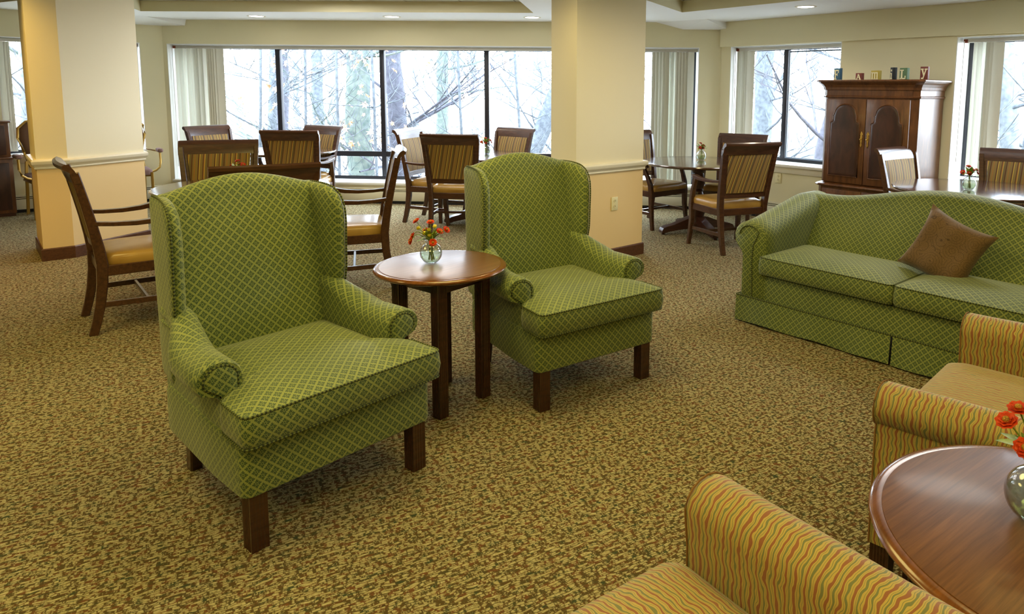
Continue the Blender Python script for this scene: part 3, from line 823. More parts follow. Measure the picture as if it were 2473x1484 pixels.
sR = Matrix.Rotation(SR, 4, 'Z')
pl = build('throw_pillow', pillow(), M['pillow'], None, smooth=70)
pl.matrix_world = Matrix.Translation(SO) @ sR @ Matrix.Translation((-.118, .10, .606)) @ Matrix.Rotation(R_(17), 4, 'X') @ Matrix.Rotation(R_(-21), 4, 'Y')
tag(pl, 'brown embroidered throw pillow tipped on one corner on the green sofa', 'pillow')

# ------------------------------------------------------------------ striped club chairs
def club_chair(label, loc, rz, group):
    """origin: floor under the front of its (local) right arm; local +Y faces forward, x to the left side is negative."""
    g = thing('club_chair', label, 'armchair', loc, rz, group); W = M['wavy']
    W2 = .44                                             # half distance between arm centres
    def arm(s):
        secs = []; n = 16
        for i in range(n+1):
            y = -.90*i/n; k = .95 if i == 0 else 1; yy = 0 if i <= 0 else (-.012 if i == 1 else y)
            zt = .605+.012*min(1, i/n)
            pts = [(-.055, .12), (-.055, .30), (-.058, .46)]
            rx, rz_, cx_, cz = .070, .062, -.010, zt-.062
            for j in range(13): t = R_(195-21*j); pts.append((cx_+rx*math.cos(t)+.012, cz+rz_*math.sin(t)))
            pts += [(.045, cz-.075), (.045, .12)]
            secs.append([(s*(p[0]*k), yy, .12+(p[1]-.12)*(1 if k == 1 else .985)) for p in pts])
        return secs
    for s in (1, -1):
        secs = arm(s); bm = new(); loft(bm, [[(s*W2+p[0], p[1], p[2]) for p in q] for q in secs])
        a = build('armrest', bm, W, g, smooth=60)
        bm = new(); tube(bm, [(s*W2+p[0], .0-.004, p[2]) for p in secs[1][1:]], .0024, 6); build('piping', bm, M['wpipe'], a)
    bm = new(); pancake(bm, subdiv(rrect(-W2+.05, W2-.05, -.86, -.02, .03, 4), .1), [(.01, .11), (0, .12), (0, .30), (.02, .31)]); build('seat_frame', bm, W, g)
    bm = new(); pancake(bm, subdiv(rrect(-W2+.058, W2-.058, -.76, .035, .05, 5), .06), [(.03, .305), (.004, .312), (-.006, .35), (-.002, .40), (.012, .425), (.04, .44), (.10, .452), (.2, .46), (.28, .462)])
    build('seat_cushion', bm, M['wavyseat'], g, smooth=60)
    xs = [-W2-.04+(2*W2+.08)*i/20 for i in range(21)]; secs = []
    for x in xs:
        zt = .80+.03*math.cos(min(1, abs(x)/W2)*PI/2); p = []
        for k in range(8): t = k/7; p.append((x, -.72-.09*t+.02*math.sin(t*PI), lerp(.31, zt-.05, t)))
        for k in range(1, 8): t = PI*k/8; p.append((x, -.875+.065*math.cos(t), zt-.05+.05*math.sin(t)))
        for k in range(4): p.append((x, -.94-.01*k, lerp(zt-.05, .12, k/3)))
        secs.append(p)
    bm = new(); loft(bm, secs, swap=False); 
    uv_ = uvl(bm)
    build('backrest', bm, W, g, smooth=60)
    for s in (1, -1):
        for y in (-.03, -.86):
            bm = new(); fluted_leg(bm, s*(W2-.0), y, .122, .055, 5); build('leg', bm, M['mahog'], g)
    return g
M['wpipe'] = mat('striped_welt', srgb(132, 96, 54), .8)
def club_at(label, px, py, face_deg, arm_side, group):
    a = R_(face_deg-90); ex = Vector((math.cos(a), math.sin(a)))
    # (px,py) = front of the arm on local side arm_side
    return club_chair(label, (px-ex.x*.44*arm_side, py-ex.y*.44*arm_side, 0), a, group)
# facing ~140 deg: local +x is to the right hand side of the sitter... near arm of the far chair, far arm of the near chair
club_at('striped club chair between the round table and the sofa', .775, 1.985, 140, -1, 'striped club chairs')
club_at('striped club chair at the bottom edge, left of the large round table', .195, 1.450, 130, 1, 'striped club chairs')

# ------------------------------------------------------------------ round end tables
def end_table(label, loc, r, h, rz, half, leg=.05, mt='tabler'):
    g = thing('round_end_table', label, 'table', loc, rz)
    bm = new(); lathe(bm, [(0, h-.028), (r-.045, h-.028), (r-.03, h-.024), (r-.012, h-.022), (r-.003, h-.016), (r, h-.010), (r-.004, h-.003), (r-.016, h), (r-.026, h-.0005)], 96)
    t = build('table_edge', bm, M['edge'], g, smooth=50)
    bm = new(); lathe(bm, [(0, h-.02), (r-.026, h-.02), (r-.0265, h+.0008), (r-.028, h+.0012), (0, h+.0012)], 96); build('tabletop', bm, M[mt], g, smooth=30)
    for i in range(4):
        a = PI/2*i; bm = new(); box(bm, (half*math.cos(a), half*math.sin(a), h-.028-.03), (.02, 2*half-leg, .06), .002, (0, 0, a)); build('apron', bm, M['mahog'], g)
    for sx_ in (1, -1):
        for sy in (1, -1):
            bm = new(); fluted_leg(bm, sx_*half, sy*half, h-.028, leg, 4); build('leg', bm, M['mahog'], g)
    return g
end_table('small round end table between the two green wing chairs', (-.832, 3.058, 0), .300, .648, R_(57), .132)
end_table('large round end table at the lower right corner', (.905, 1.296, 0), .385, .580, R_(40), .205, mt='tablerr')

# ------------------------------------------------------------------ pedestal dining tables
def dining_table(label, loc, rz, r=.585, h=.740):
    g = thing('pedestal_dining_table', label, 'table', loc, rz, 'round pedestal dining tables')
    bm = new(); lathe(bm, [(0, h-.034), (r-.05, h-.034), (r-.03, h-.028), (r-.012, h-.024), (r-.006, h-.018), (r, h-.010), (r-.004, h-.002), (r-.02, h), (0, h)], 80); build('tabletop', bm, M['table'], g, smooth=35)
    bm = new(); lathe(bm, [(0, .08), (.085, .08), (.088, .10), (.07, .12), (.06, .15), (.075, .20), (.09, .24), (.095, .29), (.082, .35), (.06, .40), (.05, .43), (.062, .445), (.05, .46), (.062, .50), (.07, .56), (.058, .62), (.07, .645), (.12, .66), (.13, .705), (0, .705)], 32); build('pedestal', bm, M['mahog'], g, smooth=35)
    for i in range(4):
        a = PI/2*i
        bm = new(); prof = [(.05, .17), (.10, .165), (.18, .135), (.28, .10), (.36, .085), (.40, .07), (.415, .045), (.415, .022), (.36, .022), (.345, .03), (.22, .045), (.12, .05), (.05, .05)]
        mm = Matrix.Rotation(a, 4, 'Z'); w_ = .042
        L = [bm.verts.new(mm @ Vector((x, -w_, z))) for x, z in prof]; Rr = [bm.verts.new(mm @ Vector((x, w_, z))) for x, z in prof]
        bm.faces.new(L); bm.faces.new(list(reversed(Rr)))
        for k in range(len(prof)): j = (k+1) % len(prof); bm.faces.new((L[k], Rr[k], Rr[j], L[j]))
        lathe(bm, [(0, 0), (.016, 0), (.02, .022), (0, .022)], 12, mm @ Matrix.Translation((.385, 0, 0)))
        build('foot', bm, M['mahog'], g, smooth=35)
    return g
T1, T2, T3, T4, T5 = (-2.75, 4.82), (-3.86, 7.62), (-1.56, 7.44), (.775, 7.06), (2.69, 5.34)
dining_table('round pedestal table largely hidden behind the nearest wing chair', T1+(0,), R_(20))
dining_table('round pedestal table at the left end of the long back window', T2+(0,), R_(30), r=.56)
dining_table('round pedestal table in front of the back window beside the cream pillar', T3+(0,), R_(35))
dining_table('round pedestal table right of the cream pillar, its pedestal feet in view', T4+(0,), R_(22))
dining_table('round pedestal table in front of the armoire, behind the sofa', T5+(0,), R_(10))

# ------------------------------------------------------------------ dining armchairs
def dining_chair(label):
    g = thing('dining_armchair', label, 'chair', (0, 0, 0), 0, 'striped dining armchairs'); W = M['mahog_l']
    yb = lambda z: -.215-.115*((z-.42)/.60)**1.25 if z > .42 else -.215-.065*((.42-z)/.42)**2
    xb = lambda z: .228+.050*max(0, (z-.35)/.66)
    for s in (1, -1):
        bm = new(); zs = [0, .08, .18, .30, .42, .52, .64, .76, .88, .96]
        tube(bm, [(s*xb(z), yb(z), z) for z in zs], [.9, .92, 1, 1.1, 1.15, 1.1, 1.0, .95, .9, .88], flat=(.042, .050), ref=(0, 1, 0)); build('leg', bm, W, g)
        bm = new(); tube(bm, [(s*.272, .255, 0), (s*.268, .238, .10), (s*.262, .222, .24), (s*.262, .222, .38), (s*.268, .212, .47), (s*.278, .175, .56), (s*.284, .135, .63), (s*.285, .120, .660)],
                        [.78, .85, 1, 1.15, 1.0, .85, .8, .9], flat=(.044, .046), ref=(0, 1, 0)); build('leg', bm, W, g)
        bm = new(); tube(bm, [(s*.254, -.24, .662), (s*.262, -.15, .652), (s*.274, -.04, .648), (s*.284, .06, .654), (s*.288, .13, .667), (s*.288, .168, .668), (s*.286, .185, .658)],
                        [.9, .9, 1, 1.1, 1.2, 1.1, .7], flat=(.046, .026), ref=(0, 0, 1)); build('armrest', bm, W, g)
        bm = new(); tube(bm, [(s*.236, -.24, .175), (s*.262, .225, .165)], 1, flat=(.018, .032), ref=(0, 0, 1)); build('stretcher', bm, W, g)
    bm = new(); tube(bm, [(-.25, 0, .17), (.25, 0, .17)], 1, flat=(.018, .026), ref=(0, 0, 1)); build('stretcher', bm, W, g)
    # seat rail and vinyl seat
    bm = new()
    for q in (((-.235, -.215), (-.262, .222)), ((.235, -.215), (.262, .222)), ((-.235, -.215), (.235, -.215)), ((-.262, .226), (.262, .226))):
        (xa, ya), (xc, yc) = q; tube(bm, [(xa, ya, .375), (xc, yc, .375)], 1, flat=(.028, .062), ref=(0, 0, 1))
    build('seat_rail', bm, W, g)
    bm = new(); O = [(-.215, -.205), (.215, -.205), (.245, -.10), (.262, .20), (.245, .258), (-.245, .258), (-.262, .20), (-.245, -.10)]
    O = subdiv(O, .05)
    pancake(bm, O, [(.01, .402), (0, .405), (-.004, .425), (-.002, .452), (.008, .466), (.03, .475), (.08, .482), (.15, .486), (.2, .487)]); s_ = build('seat', bm, M['vinyl'], g, smooth=60)
    # crest rail: curved in plan, scrolled back at the top
    n = 12; secs = []
    for i in range(n+1):
        x = -.292+.584*i/n; bow = -.020*(1-(x/.292)**2); ends = .0
        prof = []
        front = [(yb(.902)+.014, .902), (yb(.93)+.012, .93), (yb(.97)+.004, .975), (yb(1.0)-.008, 1.003), (yb(1.0)-.030, 1.014)]
        rear = [(yb(1.0)-.046, 1.004), (yb(1.0)-.044, .985), (yb(.96)-.022, .965), (yb(.93)-.018, .93), (yb(.902)-.014, .902)]
        secs.append([(x, y+bow, z) for y, z in front+rear])
    bm = new(); loft(bm, secs); build('top_rail', bm, W, g, smooth=50)
    bm = new(); tube(bm, [(-.235, yb(.53), .53), (0, yb(.53)-.012, .53), (.235, yb(.53), .53)], 1, flat=(.024, .05), ref=(0, 0, 1)); build('lower_rail', bm, W, g)
    # upholstered back, with side stiles
    for s in (1, -1):
        bm = new(); tube(bm, [(s*(xb(z)-.030), yb(z)-.004, z) for z in (.54, .66, .78, .905)], 1, flat=(.022, .022), ref=(0, 1, 0)); build('stile', bm, W, g)
    secs = []
    m = 12
    for j in range(9):
        z = .553+.352*j/8; hw = xb(z)-.042; f = []
        for i in range(m+1):
            x = -hw+2*hw*i/m; bow = -.016*(1-(x/.24)**2); puff = .016*math.sin(PI*j/8)**.5*math.sin(PI*i/m)**.5 if 0 < j < 8 and 0 < i < m else 0
            f.append((x, yb(z)+bow+.012+puff, z))
        for i in range(m+1):
            x = hw-2*hw*i/m; bow = -.016*(1-(x/.24)**2); f.append((x, yb(z)+bow-.012, z))
        secs.append(f)
    bm = new(); loft(bm, secs, swap=True); build('back_panel', bm, M['stripe'], g, smooth=50)
    return g
base = dining_chair('striped dining armchair seen from behind, between the near left wing chair and the column')
chairs = [
 ((-3.03, 4.09), -46, 'brown dining armchair in profile in front of the white and yellow pillar', 1.0),
 ((-2.00, 4.95), 111, 'brown dining armchair facing left, just behind the small round end table', 1.0),
 ((-2.24, 4.10), 35, 'dining armchair whose top rail shows just above the nearest wing chair', 1.0),
 ((-3.17, 5.20), 208, 'dining armchair with a golden lit wide striped back, behind the top rail nearest it', 1.0),
 ((-3.50, 7.28), 8, 'dark backed dining armchair seen from behind at the far left table', 1.0),
 ((-4.50, 7.62), 250, 'pale glinting dining armchair at the far left beside the gathered blind', .99),
 ((-3.74, 7.80), 158, 'dining armchair facing the camera right of the far left table', .99),
 ((-2.06, 7.46), -100, 'pale backed dining armchair turned sideways at the left of the middle window table', 1.0),
 ((-1.707, 7.02), -1, 'dark dining armchair seen from behind at the middle window table', 1.0),
 ((-1.47, 7.83), 147, 'dining armchair facing the camera behind the middle window table', .99),
 ((.334, 7.467), -136, 'dining armchair half hidden by the cream pillar, left of the table', 1.0),
 ((1.19, 7.50), 152, 'dining armchair on the window side of the table right of the pillar, mostly hidden', .97),
 ((.992, 6.397), 25, 'brown dining armchair seen from behind left of the sofa', 1.0),
 ((2.60, 5.90), 218, 'pale glinting dining armchair in front of the armoire doors', .97),
 ((3.14, 5.60), 150, 'dining armchair at the right edge, facing the camera behind the sofa', .985),
]
for i, ((x, y), a, lab, s_) in enumerate(chairs):
    if i == 0: base.location = (x, y, 0); base.rotation_euler = (0, 0, R_(a)); base['label'] = lab
    else: dup(base, (x, y, 0), R_(a), lab, None, s_)

# ------------------------------------------------------------------ armoire
ANG = math.atan2(TR.y, TR.x)
def armoire():
    c = CR+TR*2.16+NR*.02
    g = thing('armoire', 'tall dark wood armoire with two arched panel doors', 'armoire', (c.x, c.y, 0), ANG)   # local x along the wall, -y into the room
    W = M['cab']; hw = .455; D = .58
    fl = lambda w_, d: [(-w_, 0), (-w_, -d+.05), (-w_+.05, -d), (w_-.05, -d), (w_, -d+.05), (w_, 0)]
    bm = new(); prism(bm, list(reversed(fl(hw+.02, D+.015))), .0, .545); build('lower_case', bm, W, g, smooth=0)
    bm = new()
    loft(bm, [[(x, y, z) for x, y in fl(hw+a, D+a-.0)] for a, z in ((.022, .540), (.04, .545), (.045, .556), (.036, .566), (.012, .574), (.0, .582))]); build('waist_moulding', bm, W, g, smooth=0)
    bm = new(); prism(bm, list(reversed(fl(hw, D))), .58, 1.42); build('upper_case', bm, W, g, smooth=0)
    bm = new()
    loft(bm, [[(x, y, z) for x, y in fl(hw+a, D+a)] for a, z in ((0, 1.405), (.012, 1.41), (.014, 1.422), (.006, 1.43), (.006, 1.478), (.014, 1.482), (.016, 1.492), (.018, 1.505), (.032, 1.53), (.052, 1.548), (.056, 1.556), (.066, 1.560), (.066, 1.572), (.060, 1.577))]); build('cornice', bm, W, g, smooth=0)
    for s in (-1, 1):
        x0, x1 = (-.402, -.003) if s < 0 else (.003, .402); xm = (x0+x1)/2
        bm = new(); box(bm, (xm, -D-.012, .992), (x1-x0, .022, .806), .003); d = build('door', bm, W, g)
        # ogee-arched panel outline
        hwp = .148; zt = 1.34; O = [(-hwp, .655), (hwp, .655), (hwp, 1.16)]
        O += [(hwp-.008-.022*math.sin(R_(t)), 1.175+.014*(1-math.cos(R_(t)))) for t in (0, 30, 60, 90)]
        O += [(.112+.004*math.cos(R_(t)), 1.20+.045*math.sin(R_(t))) for t in (0, 45, 90)]
        O += [(.108*math.cos(R_(t)), 1.248+.100*math.sin(R_(t))) for t in range(10, 171, 16)]
        half = [p for p in O[2:] if p[0] > .001]
        O = [(-hwp, .655), (hwp, .655)]+half+[(0, 1.348)]+[(-x, z) for x, z in reversed(half)]
        bm = new(); o_ = [(x+xm, z) for x, z in O]
        pancake(bm, list(reversed(o_)), [(0, .0), (.0, .004), (.012, .010), (.03, .011)], fn=lambda x, z, h: (x, -D-.023-h, z)); build('door_panel', bm, M['cabpanel'], d, smooth=30)
        bm = new(); tube(bm, [(x, -D-.0265, z) for x, z in o_], .007, 8, closed=True); build('panel_moulding', bm, W, d)
        # brass escutcheon
        hx = xm-s*(abs(x1-x0)/2-.028); bm = new()
        prof = [(0, -.075), (.007, -.062), (.011, -.048), (.006, -.036), (.010, -.02), (.012, -.004), (.010, .012), (.013, .028), (.008, .040), (.014, .050), (.009, .062), (0, .080)]
        o_ = [(hx+x, 1.015+z) for x, z in prof]+[(hx-x, 1.015+z) for x, z in reversed(prof[1:-1])]
        pancake(bm, list(reversed(o_)), [(0, 0), (0, .003), (.003, .005)], fn=lambda x, z, h: (x, -D-.0235-h, z))
        h = build('handle', bm, M['brass'], d, smooth=20)
        bm = new(); lathe(bm, [(0, .0), (.006, .0), (.004, .01), (.008, .018), (0, .022)], 12, xf((hx, -D-.028, 1.02), (PI/2, 0, 0))); build('knob', bm, M['brass'], d)
        # lower doors
        bm = new(); box(bm, (xm, -D-.027, .30), (x1-x0, .022, .44), .003); d2 = build('lower_door', bm, W, g)
        bm = new(); tube(bm, [(xm+a*.135, -D-.040, .30+b*.16) for a, b in ((-1, -1), (1, -1), (1, 1), (-1, 1))], .006, 6, closed=True); build('panel_moulding', bm, W, d2)
    for s in (1, -1):
        bm = new(); box(bm, (s*.434, -.30, .05), (.05, .50, .10), .004) if False else None
        bm.free()
    return g
armoire()
# letter blocks
def letter_polys(ch):
    R = []
    r = lambda x0, x1, z0, z1: R.append([(x0, z0), (x1, z0), (x1, z1), (x0, z1)])
    if ch == 'F':
        r(.18, .36, 0, 1); r(.05, .50, 0, .12); r(.05, .9, .88, 1); r(.78, .9, .68, .9); r(.36, .66, .46, .58); r(.60, .68, .36, .68)
    elif ch == 'A':
        R.append([(.12, .1), (.28, .1), (.56, .98), (.42, .98)]); R.append([(.42, .98), (.58, .98), (.92, .1), (.70, .1)]); r(.0, .38, 0, .12); r(.6, 1.0, 0, .12); r(.3, .72, .32, .43); r(.34, .56, .88, 1)
    elif ch == 'm':
        for a in (.08, .42, .76): r(a, a+.14, 0, .85); r(a-.07, a+.2, 0, .12)
        r(.0, .2, .82, .96); r(.08, .9, .80, .96)
    elif ch == 'i':
        r(.36, .62, 0, .62); r(.18, .80, 0, .12); r(.2, .5, .52, .64); r(.34, .64, .78, .98)
    elif ch == 'L':
        r(.18, .40, 0, 1); r(.03, .56, .88, 1); r(.03, .9, 0, .13); r(.78, .9, .0, .36)
    elif ch == 'y':
        R.append([(.10, .95), (.32, .95), (.60, .30), (.46, .22)]); R.append([(.72, .95), (.88, .95), (.44, .0), (.28, .0)]); r(.0, .42, .88, 1); r(.58, 1, .88, 1); r(.12, .40, 0, .13)
    return R
def block(ch, s, w_, h, d, col, label, turn=0):
    p = CR+TR*s+NR*(.46)
    g = thing('letter_block', label, 'letter block', (p.x, p.y, 1.5775), ANG+turn, 'letter blocks on the armoire')
    bm = new(); box(bm, (0, 0, h/2), (w_, d, h), .002); build('block', bm, mat('painted_block', col, .6), g)
    bm = new(); lw, lh = w_*.86, h*.80
    for P in letter_polys(ch):
        lo = [bm.verts.new((-lw/2+x*lw, -d/2-.0002, h*.05+z*lh)) for x, z in P]; hi = [bm.verts.new((-lw/2+x*lw, -d/2-.004, h*.05+z*lh)) for x, z in P]
        bm.faces.new(list(reversed(lo))); bm.faces.new(hi)
        for i in range(4): j = (i+1) % 4; bm.faces.new((lo[i], lo[j], hi[j], hi[i]))
    uvl(bm); build('raised_letter', bm, M['cream'], g, smooth=0)
M['cream'] = mat('cream_paint', srgb(226, 218, 176), .6)
block('F', 1.775, .072, .116, .04, srgb(58, 98, 124), 'blue block with the letter F', R_(-12))
block('A', 2.000, .066, .066, .04, srgb(112, 50, 38), 'small red brown block with the letter A', R_(-10))
block('m', 2.160, .086, .088, .04, srgb(166, 146, 54), 'mustard block with the letter m', R_(-8))
block('i', 2.325, .040, .114, .045, srgb(40, 42, 42), 'black block with the letter i', R_(-30))
block('L', 2.425, .074, .108, .04, srgb(86, 112, 76), 'green block with the letter L', R_(-10))
block('y', 2.605, .066, .116, .04, srgb(104, 46, 36), 'tall red brown block with the letter y', R_(4))

# ------------------------------------------------------------------ dark cabinet at the left edge
def side_cabinet():
    c = CL+TL*1.553+NL*.07
    a = math.atan2(TL.y, TL.x)
    g = thing('side_cabinet', 'tall dark wooden cabinet cut off by the left edge of the picture', 'cabinet', (c.x, c.y, 0), a)
    W = M['cab']; L = 1.1; D = .20
    bm = new(); box(bm, (L/2, D/2, .335), (L, D, .60), .004); build('lower_case', bm, W, g)
    bm = new(); box(bm, (L/2, D/2, .02), (L-.02, D-.02, .04)); build('plinth', bm, M['mahog'], g)
    bm = new(); box(bm, (L/2, D/2+.004, .645), (L+.02, D+.016, .022), .005); build('ledge', bm, W, g)
    bm = new(); box(bm, (L/2, D/2-.01, .845), (L-.02, D-.03, .38), .004); build('upper_case', bm, W, g)
    bm = new(); box(bm, (L/2, D/2, 1.045), (L+.02, D+.01, .022), .006); build('top', bm, W, g)
    for x in (.285, .815):
        bm = new(); box(bm, (x, D+.008, .335), (.50, .016, .52), .004); d = build('door', bm, M['cabpanel'], g)
        bm = new(); lathe(bm, [(0, 0), (.008, 0), (.012, .014), (0, .02)], 12, xf((.50 if x < .5 else .60, D+.016, .36), (-PI/2, 0, 0))); build('knob', bm, M['brass'], d)
        bm = new(); box(bm, (x, D-.02, .845), (.48, .014, .32), .004); build('panel', bm, M['cabpanel'], g)
side_cabinet()

# ------------------------------------------------------------------ brass armchairs by the left wall
def brass_chair(label, loc, rz):
    g = thing('brass_armchair', label, 'chair', loc, rz, 'gold framed armchairs'); B = M['gold']
    for s in (1, -1):
        bm = new(); tube(bm, [(s*.225, .22, 0), (s*.225, .225, .44)], 1, flat=(.028, .028), ref=(0, 1, 0)); build('leg', bm, B, g)
        bm = new(); tube(bm, [(s*.20, -.30, 0), (s*.20, -.24, .30), (s*.20, -.225, .46), (s*.185, -.25, .60)], 1, flat=(.028, .028), ref=(0, 1, 0)); build('leg', bm, B, g)
        bm = new(); tube(bm, [(s*.225, .20, .44), (s*.27, .20, .455), (s*.31, .19, .49), (s*.325, .175, .55), (s*.325, .16, .66)], .0125, 8); build('arm_support', bm, B, g)
        bm = new(); tube(bm, [(s*.325, .19, .672), (s*.30, 0, .675), (s*.235, -.22, .685)], .009, 8); ar = build('armrest', bm, B, g)
        bm = new(); box(bm, (s*.325, .13, .69), (.06, .20, .045), .018, seg=3); build('arm_pad', bm, M['mauve'], ar)
    bm = new(); pancake(bm, subdiv(rrect(-.235, .235, -.22, .24, .05), .06), [(.01, .405), (0, .41), (-.002, .45), (.01, .47), (.05, .482), (.15, .49), (.2, .49)]); build('seat', bm, M['mauve'], g, smooth=60)
    bm = new(); box(bm, (0, .0, .40), (.47, .44, .02), .006); build('seat_frame', bm, B, g)
    pts = [(-.16, .54), (-.195, .70), (-.235, .86), (-.225, .97), (-.15, 1.04), (0, 1.065), (.15, 1.04), (.225, .97), (.235, .86), (.195, .70), (.16, .54)]
    yy = lambda z: -.235-.11*(z-.5)/.55
    bm = new(); tube(bm, [(x, yy(z), z) for x, z in pts], .0145, 8, closed=True); build('back_frame', bm, B, g)
    bm = new(); pancake(bm, [(x*.95, .54+(z-.54)*.985+.004) for x, z in reversed(pts)], [(.05, -.02), (.01, -.014), (0, 0), (.01, .014), (.05, .022)], fn=lambda x, z, h: (x, yy(z)+h, z)); build('back_panel', bm, M['brownfab'], g, smooth=60)
    return g
a1 = CL+TL*1.22+NL*.48
brass_chair('gold framed armchair showing left of the pillar, next to the piano', (a1.x, a1.y, 0), R_(-128))
a2 = CL+TL*.53+NL*.44
brass_chair('gold framed armchair showing between the pillar and the back wall', (a2.x, a2.y, 0), R_(-138))

# ------------------------------------------------------------------ vases of flowers
def posy(label, loc, sc_, flowers, kind='petal', seed=1, rz=0):
    rnd = random.Random(seed)
    g = thing('flower_vase', label, 'flower vase', loc, rz, 'vases of orange flowers')
    R0 = .052*sc_; cz = R0*.92
    prof = []
    for k in range(13):
        t = R_(-62+ (128)*k/12); prof.append((R0*math.cos(t), cz+R0*math.sin(t)))
    neck = [(R0*.42, cz+R0*.95), (R0*.42, cz+R0*1.08), (R0*.52, cz+R0*1.22)]
    outer = [(0, .001), (R0*.40, .0005)]+prof+neck
    inner = [(r-.0022*sc_, max(z, .006*sc_)) for r, z in reversed(prof+neck)]+[(0, .007*sc_)]
    bm = new(); lathe(bm, outer+inner, 36); build('vase', bm, M['vase'], g, smooth=60)
    wl = [(0, .0085*sc_)]+[(r-.0035*sc_, max(z, .0085*sc_)) for r, z in prof if z < cz+R0*.02]
    wl.append((wl[-1][0]+.0003, cz+.02*R0)); wl.append((0, cz+.02*R0))
    bm = new(); lathe(bm, wl, 32); build('water', bm, M['water'], g, smooth=60)
    top = cz+R0*1.2
    for (fx, fy, fz, kind_) in flowers:
        fx, fy, fz = fx*sc_, fy*sc_, fz*sc_
        P = Vector((fx, fy, fz)); bm = new()
        b0 = Vector((rnd.uniform(-.3, .3)*R0, rnd.uniform(-.3, .3)*R0, .014*sc_)); nk = Vector((fx*.12, fy*.12, top))
        mid = nk.lerp(P, .55)+Vector((fx*.10, fy*.10, .012*sc_ if fz > top+.02*sc_ else .03*sc_))
        pts = []
        ctrl = [b0, b0.lerp(nk, .55), nk, mid, P]
        for i in range(len(ctrl)-1):
            for q in range(4):
                a_, b_, c_, d_ = ctrl[max(i-1, 0)], ctrl[i], ctrl[i+1], ctrl[min(i+2, len(ctrl)-1)]; t = q/4
                pts.append(.5*((2*b_)+(c_-a_)*t+(2*a_-5*b_+4*c_-d_)*t*t+(3*b_-a_-3*c_+d_)*t**3))
        pts.append(P); tube(bm, pts, .0016*sc_, 5)
        st = build('flower_stem', bm, M['stem'], g)
        d = (P-nk); d.z = d.z*.6+(.03*sc_ if kind_ != 'b' else .05*sc_); d.y -= .035*sc_; d.normalize(); Q = d.to_track_quat('Z', 'Y').to_matrix().to_4x4()
        Mf = Matrix.Translation(P) @ Q
        r_ = (.0195 if kind_ == 'o' else .0125)*sc_; bm = new()
        if kind_ in 'or':
            for lay, (nn, rr, up) in enumerate(((9, 1.0, .12), (8, .82, .35), (6, .58, .65))):
                for k in range(nn):
                    a = 2*PI*k/nn+lay*.35+rnd.uniform(-.1, .1); L = r_*rr; wd = L*.55
                    pts_ = [(0, 0, 0), (L*.35, -wd*.6, L*up*.25), (L*.8, -wd*.62, L*up*.8), (L*1.02, 0, L*up), (L*.8, wd*.62, L*up*.8), (L*.35, wd*.6, L*up*.25)]
                    mm = Mf @ Matrix.Rotation(a, 4, 'Z') @ Matrix.Translation((0, 0, lay*.0012*sc_))
                    v = [bm.verts.new(mm @ Vector(p)) for p in pts_]; c = bm.verts.new(mm @ Vector((L*.6, 0, L*up*.35-.001)))
                    for i in range(6): bm.faces.new((v[i], v[(i+1) % 6], c))
            uvl(bm); fl_ = build('blossom', bm, M['petalr' if kind == 'red' else 'petal'], st, smooth=60)
            bm = new()
            t_ = bmesh.new(); bmesh.ops.create_icosphere(t_, subdivisions=2, radius=r_*.34); merge(bm, t_, Mf @ Matrix.Translation((0, 0, r_*.18)))
            build('flower_centre', bm, M['centre'], st)
        else:
            t_ = bmesh.new(); bmesh.ops.create_icosphere(t_, subdivisions=2, radius=r_*.8)
            for v in t_.verts: v.co.x *= 1+.2*math.sin(4*math.atan2(v.co.y, v.co.x)); v.co.z *= .9
            merge(bm, t_, Mf); build('blossom', bm, M['yellow'], st)
    for k in range(20):
        a = 2*PI*k/10+rnd.uniform(-.3, .3); bm = new(); L = rnd.uniform(.040, .062)*sc_; wd = L*.22; el = rnd.uniform(.15, .8) if k < 10 else rnd.uniform(.7, 1.35)
        mm = Matrix.Translation((R0*.25*math.cos(a), R0*.25*math.sin(a), top+rnd.uniform(0, .022)*sc_)) @ Matrix.Rotation(a, 4, 'Z') @ Matrix.Rotation(-el, 4, 'Y')
        row = []
        for i in range(7):
            t = i/6; w_ = wd*math.sin(PI*min(1, t*.92+.08))**.8+.0004; row.append(([mm @ Vector((L*t, s*w_, -.25*L*t*t+(.12*w_ if s else 0))) for s in (-1, 0, 1)]))
        vv = [[bm.verts.new(p) for p in r] for r in row]
        for i in range(6):
            for j in range(2): bm.faces.new((vv[i][j], vv[i][j+1], vv[i+1][j+1], vv[i+1][j]))
        uvl(bm); build('leaf', bm, M['leaf'], g, smooth=60)
    return g
near_f = [(-.066, .0, .200, 'o'), (-.002, .01, .193, 'o'), (.074, .0, .160, 'o'), (.040, .01, .150, 'o'), (.020, -.045, .108, 'o'), (-.088, -.02, .108, 'o'), (-.084, .0, .128, 'o'), (-.030, .03, .150, 'o'),
          (.020, .0, .176, 'b'), (.0, -.02, .138, 'b'), (-.060, .01, .165, 'b'), (-.026, -.01, .145, 'b'), (-.01, .01, .158, 'b')]
far_f = [(-.055, 0, .135, 'o'), (-.006, .01, .175, 'o'), (.022, 0, .15, 'o'), (.045, -.01, .15, 'o'), (.06, 0, .125, 'o'), (-.035, .02, .12, 'b'), (.0, 0, .135, 'b'), (-.015, -.02, .128, 'o')]
posy('glass bowl vase of orange blossoms on the small end table between the wing chairs', (-.882, 3.075, .6492), .98, near_f, 'orange', 3, R_(3))
posy('vase of red flowers at the lower right corner on the large end table', (.858, 1.362, .5812), 1.15, [(-.056, .02, .180, 'o'), (-.026, .03, .196, 'o'), (-.050, -.02, .150, 'o'), (-.017, -.055, .112, 'o'), (.014, .02, .19, 'o'), (.03, 0, .165, 'b'), (.05, .02, .15, 'o'), (-.01, .0, .165, 'b')], 'orange', 5, R_(10))
posy('little flower vase on the table behind the nearest wing chair, only blossoms showing', (-2.80, 4.84, .7400), 1.0, far_f, 'red', 6)
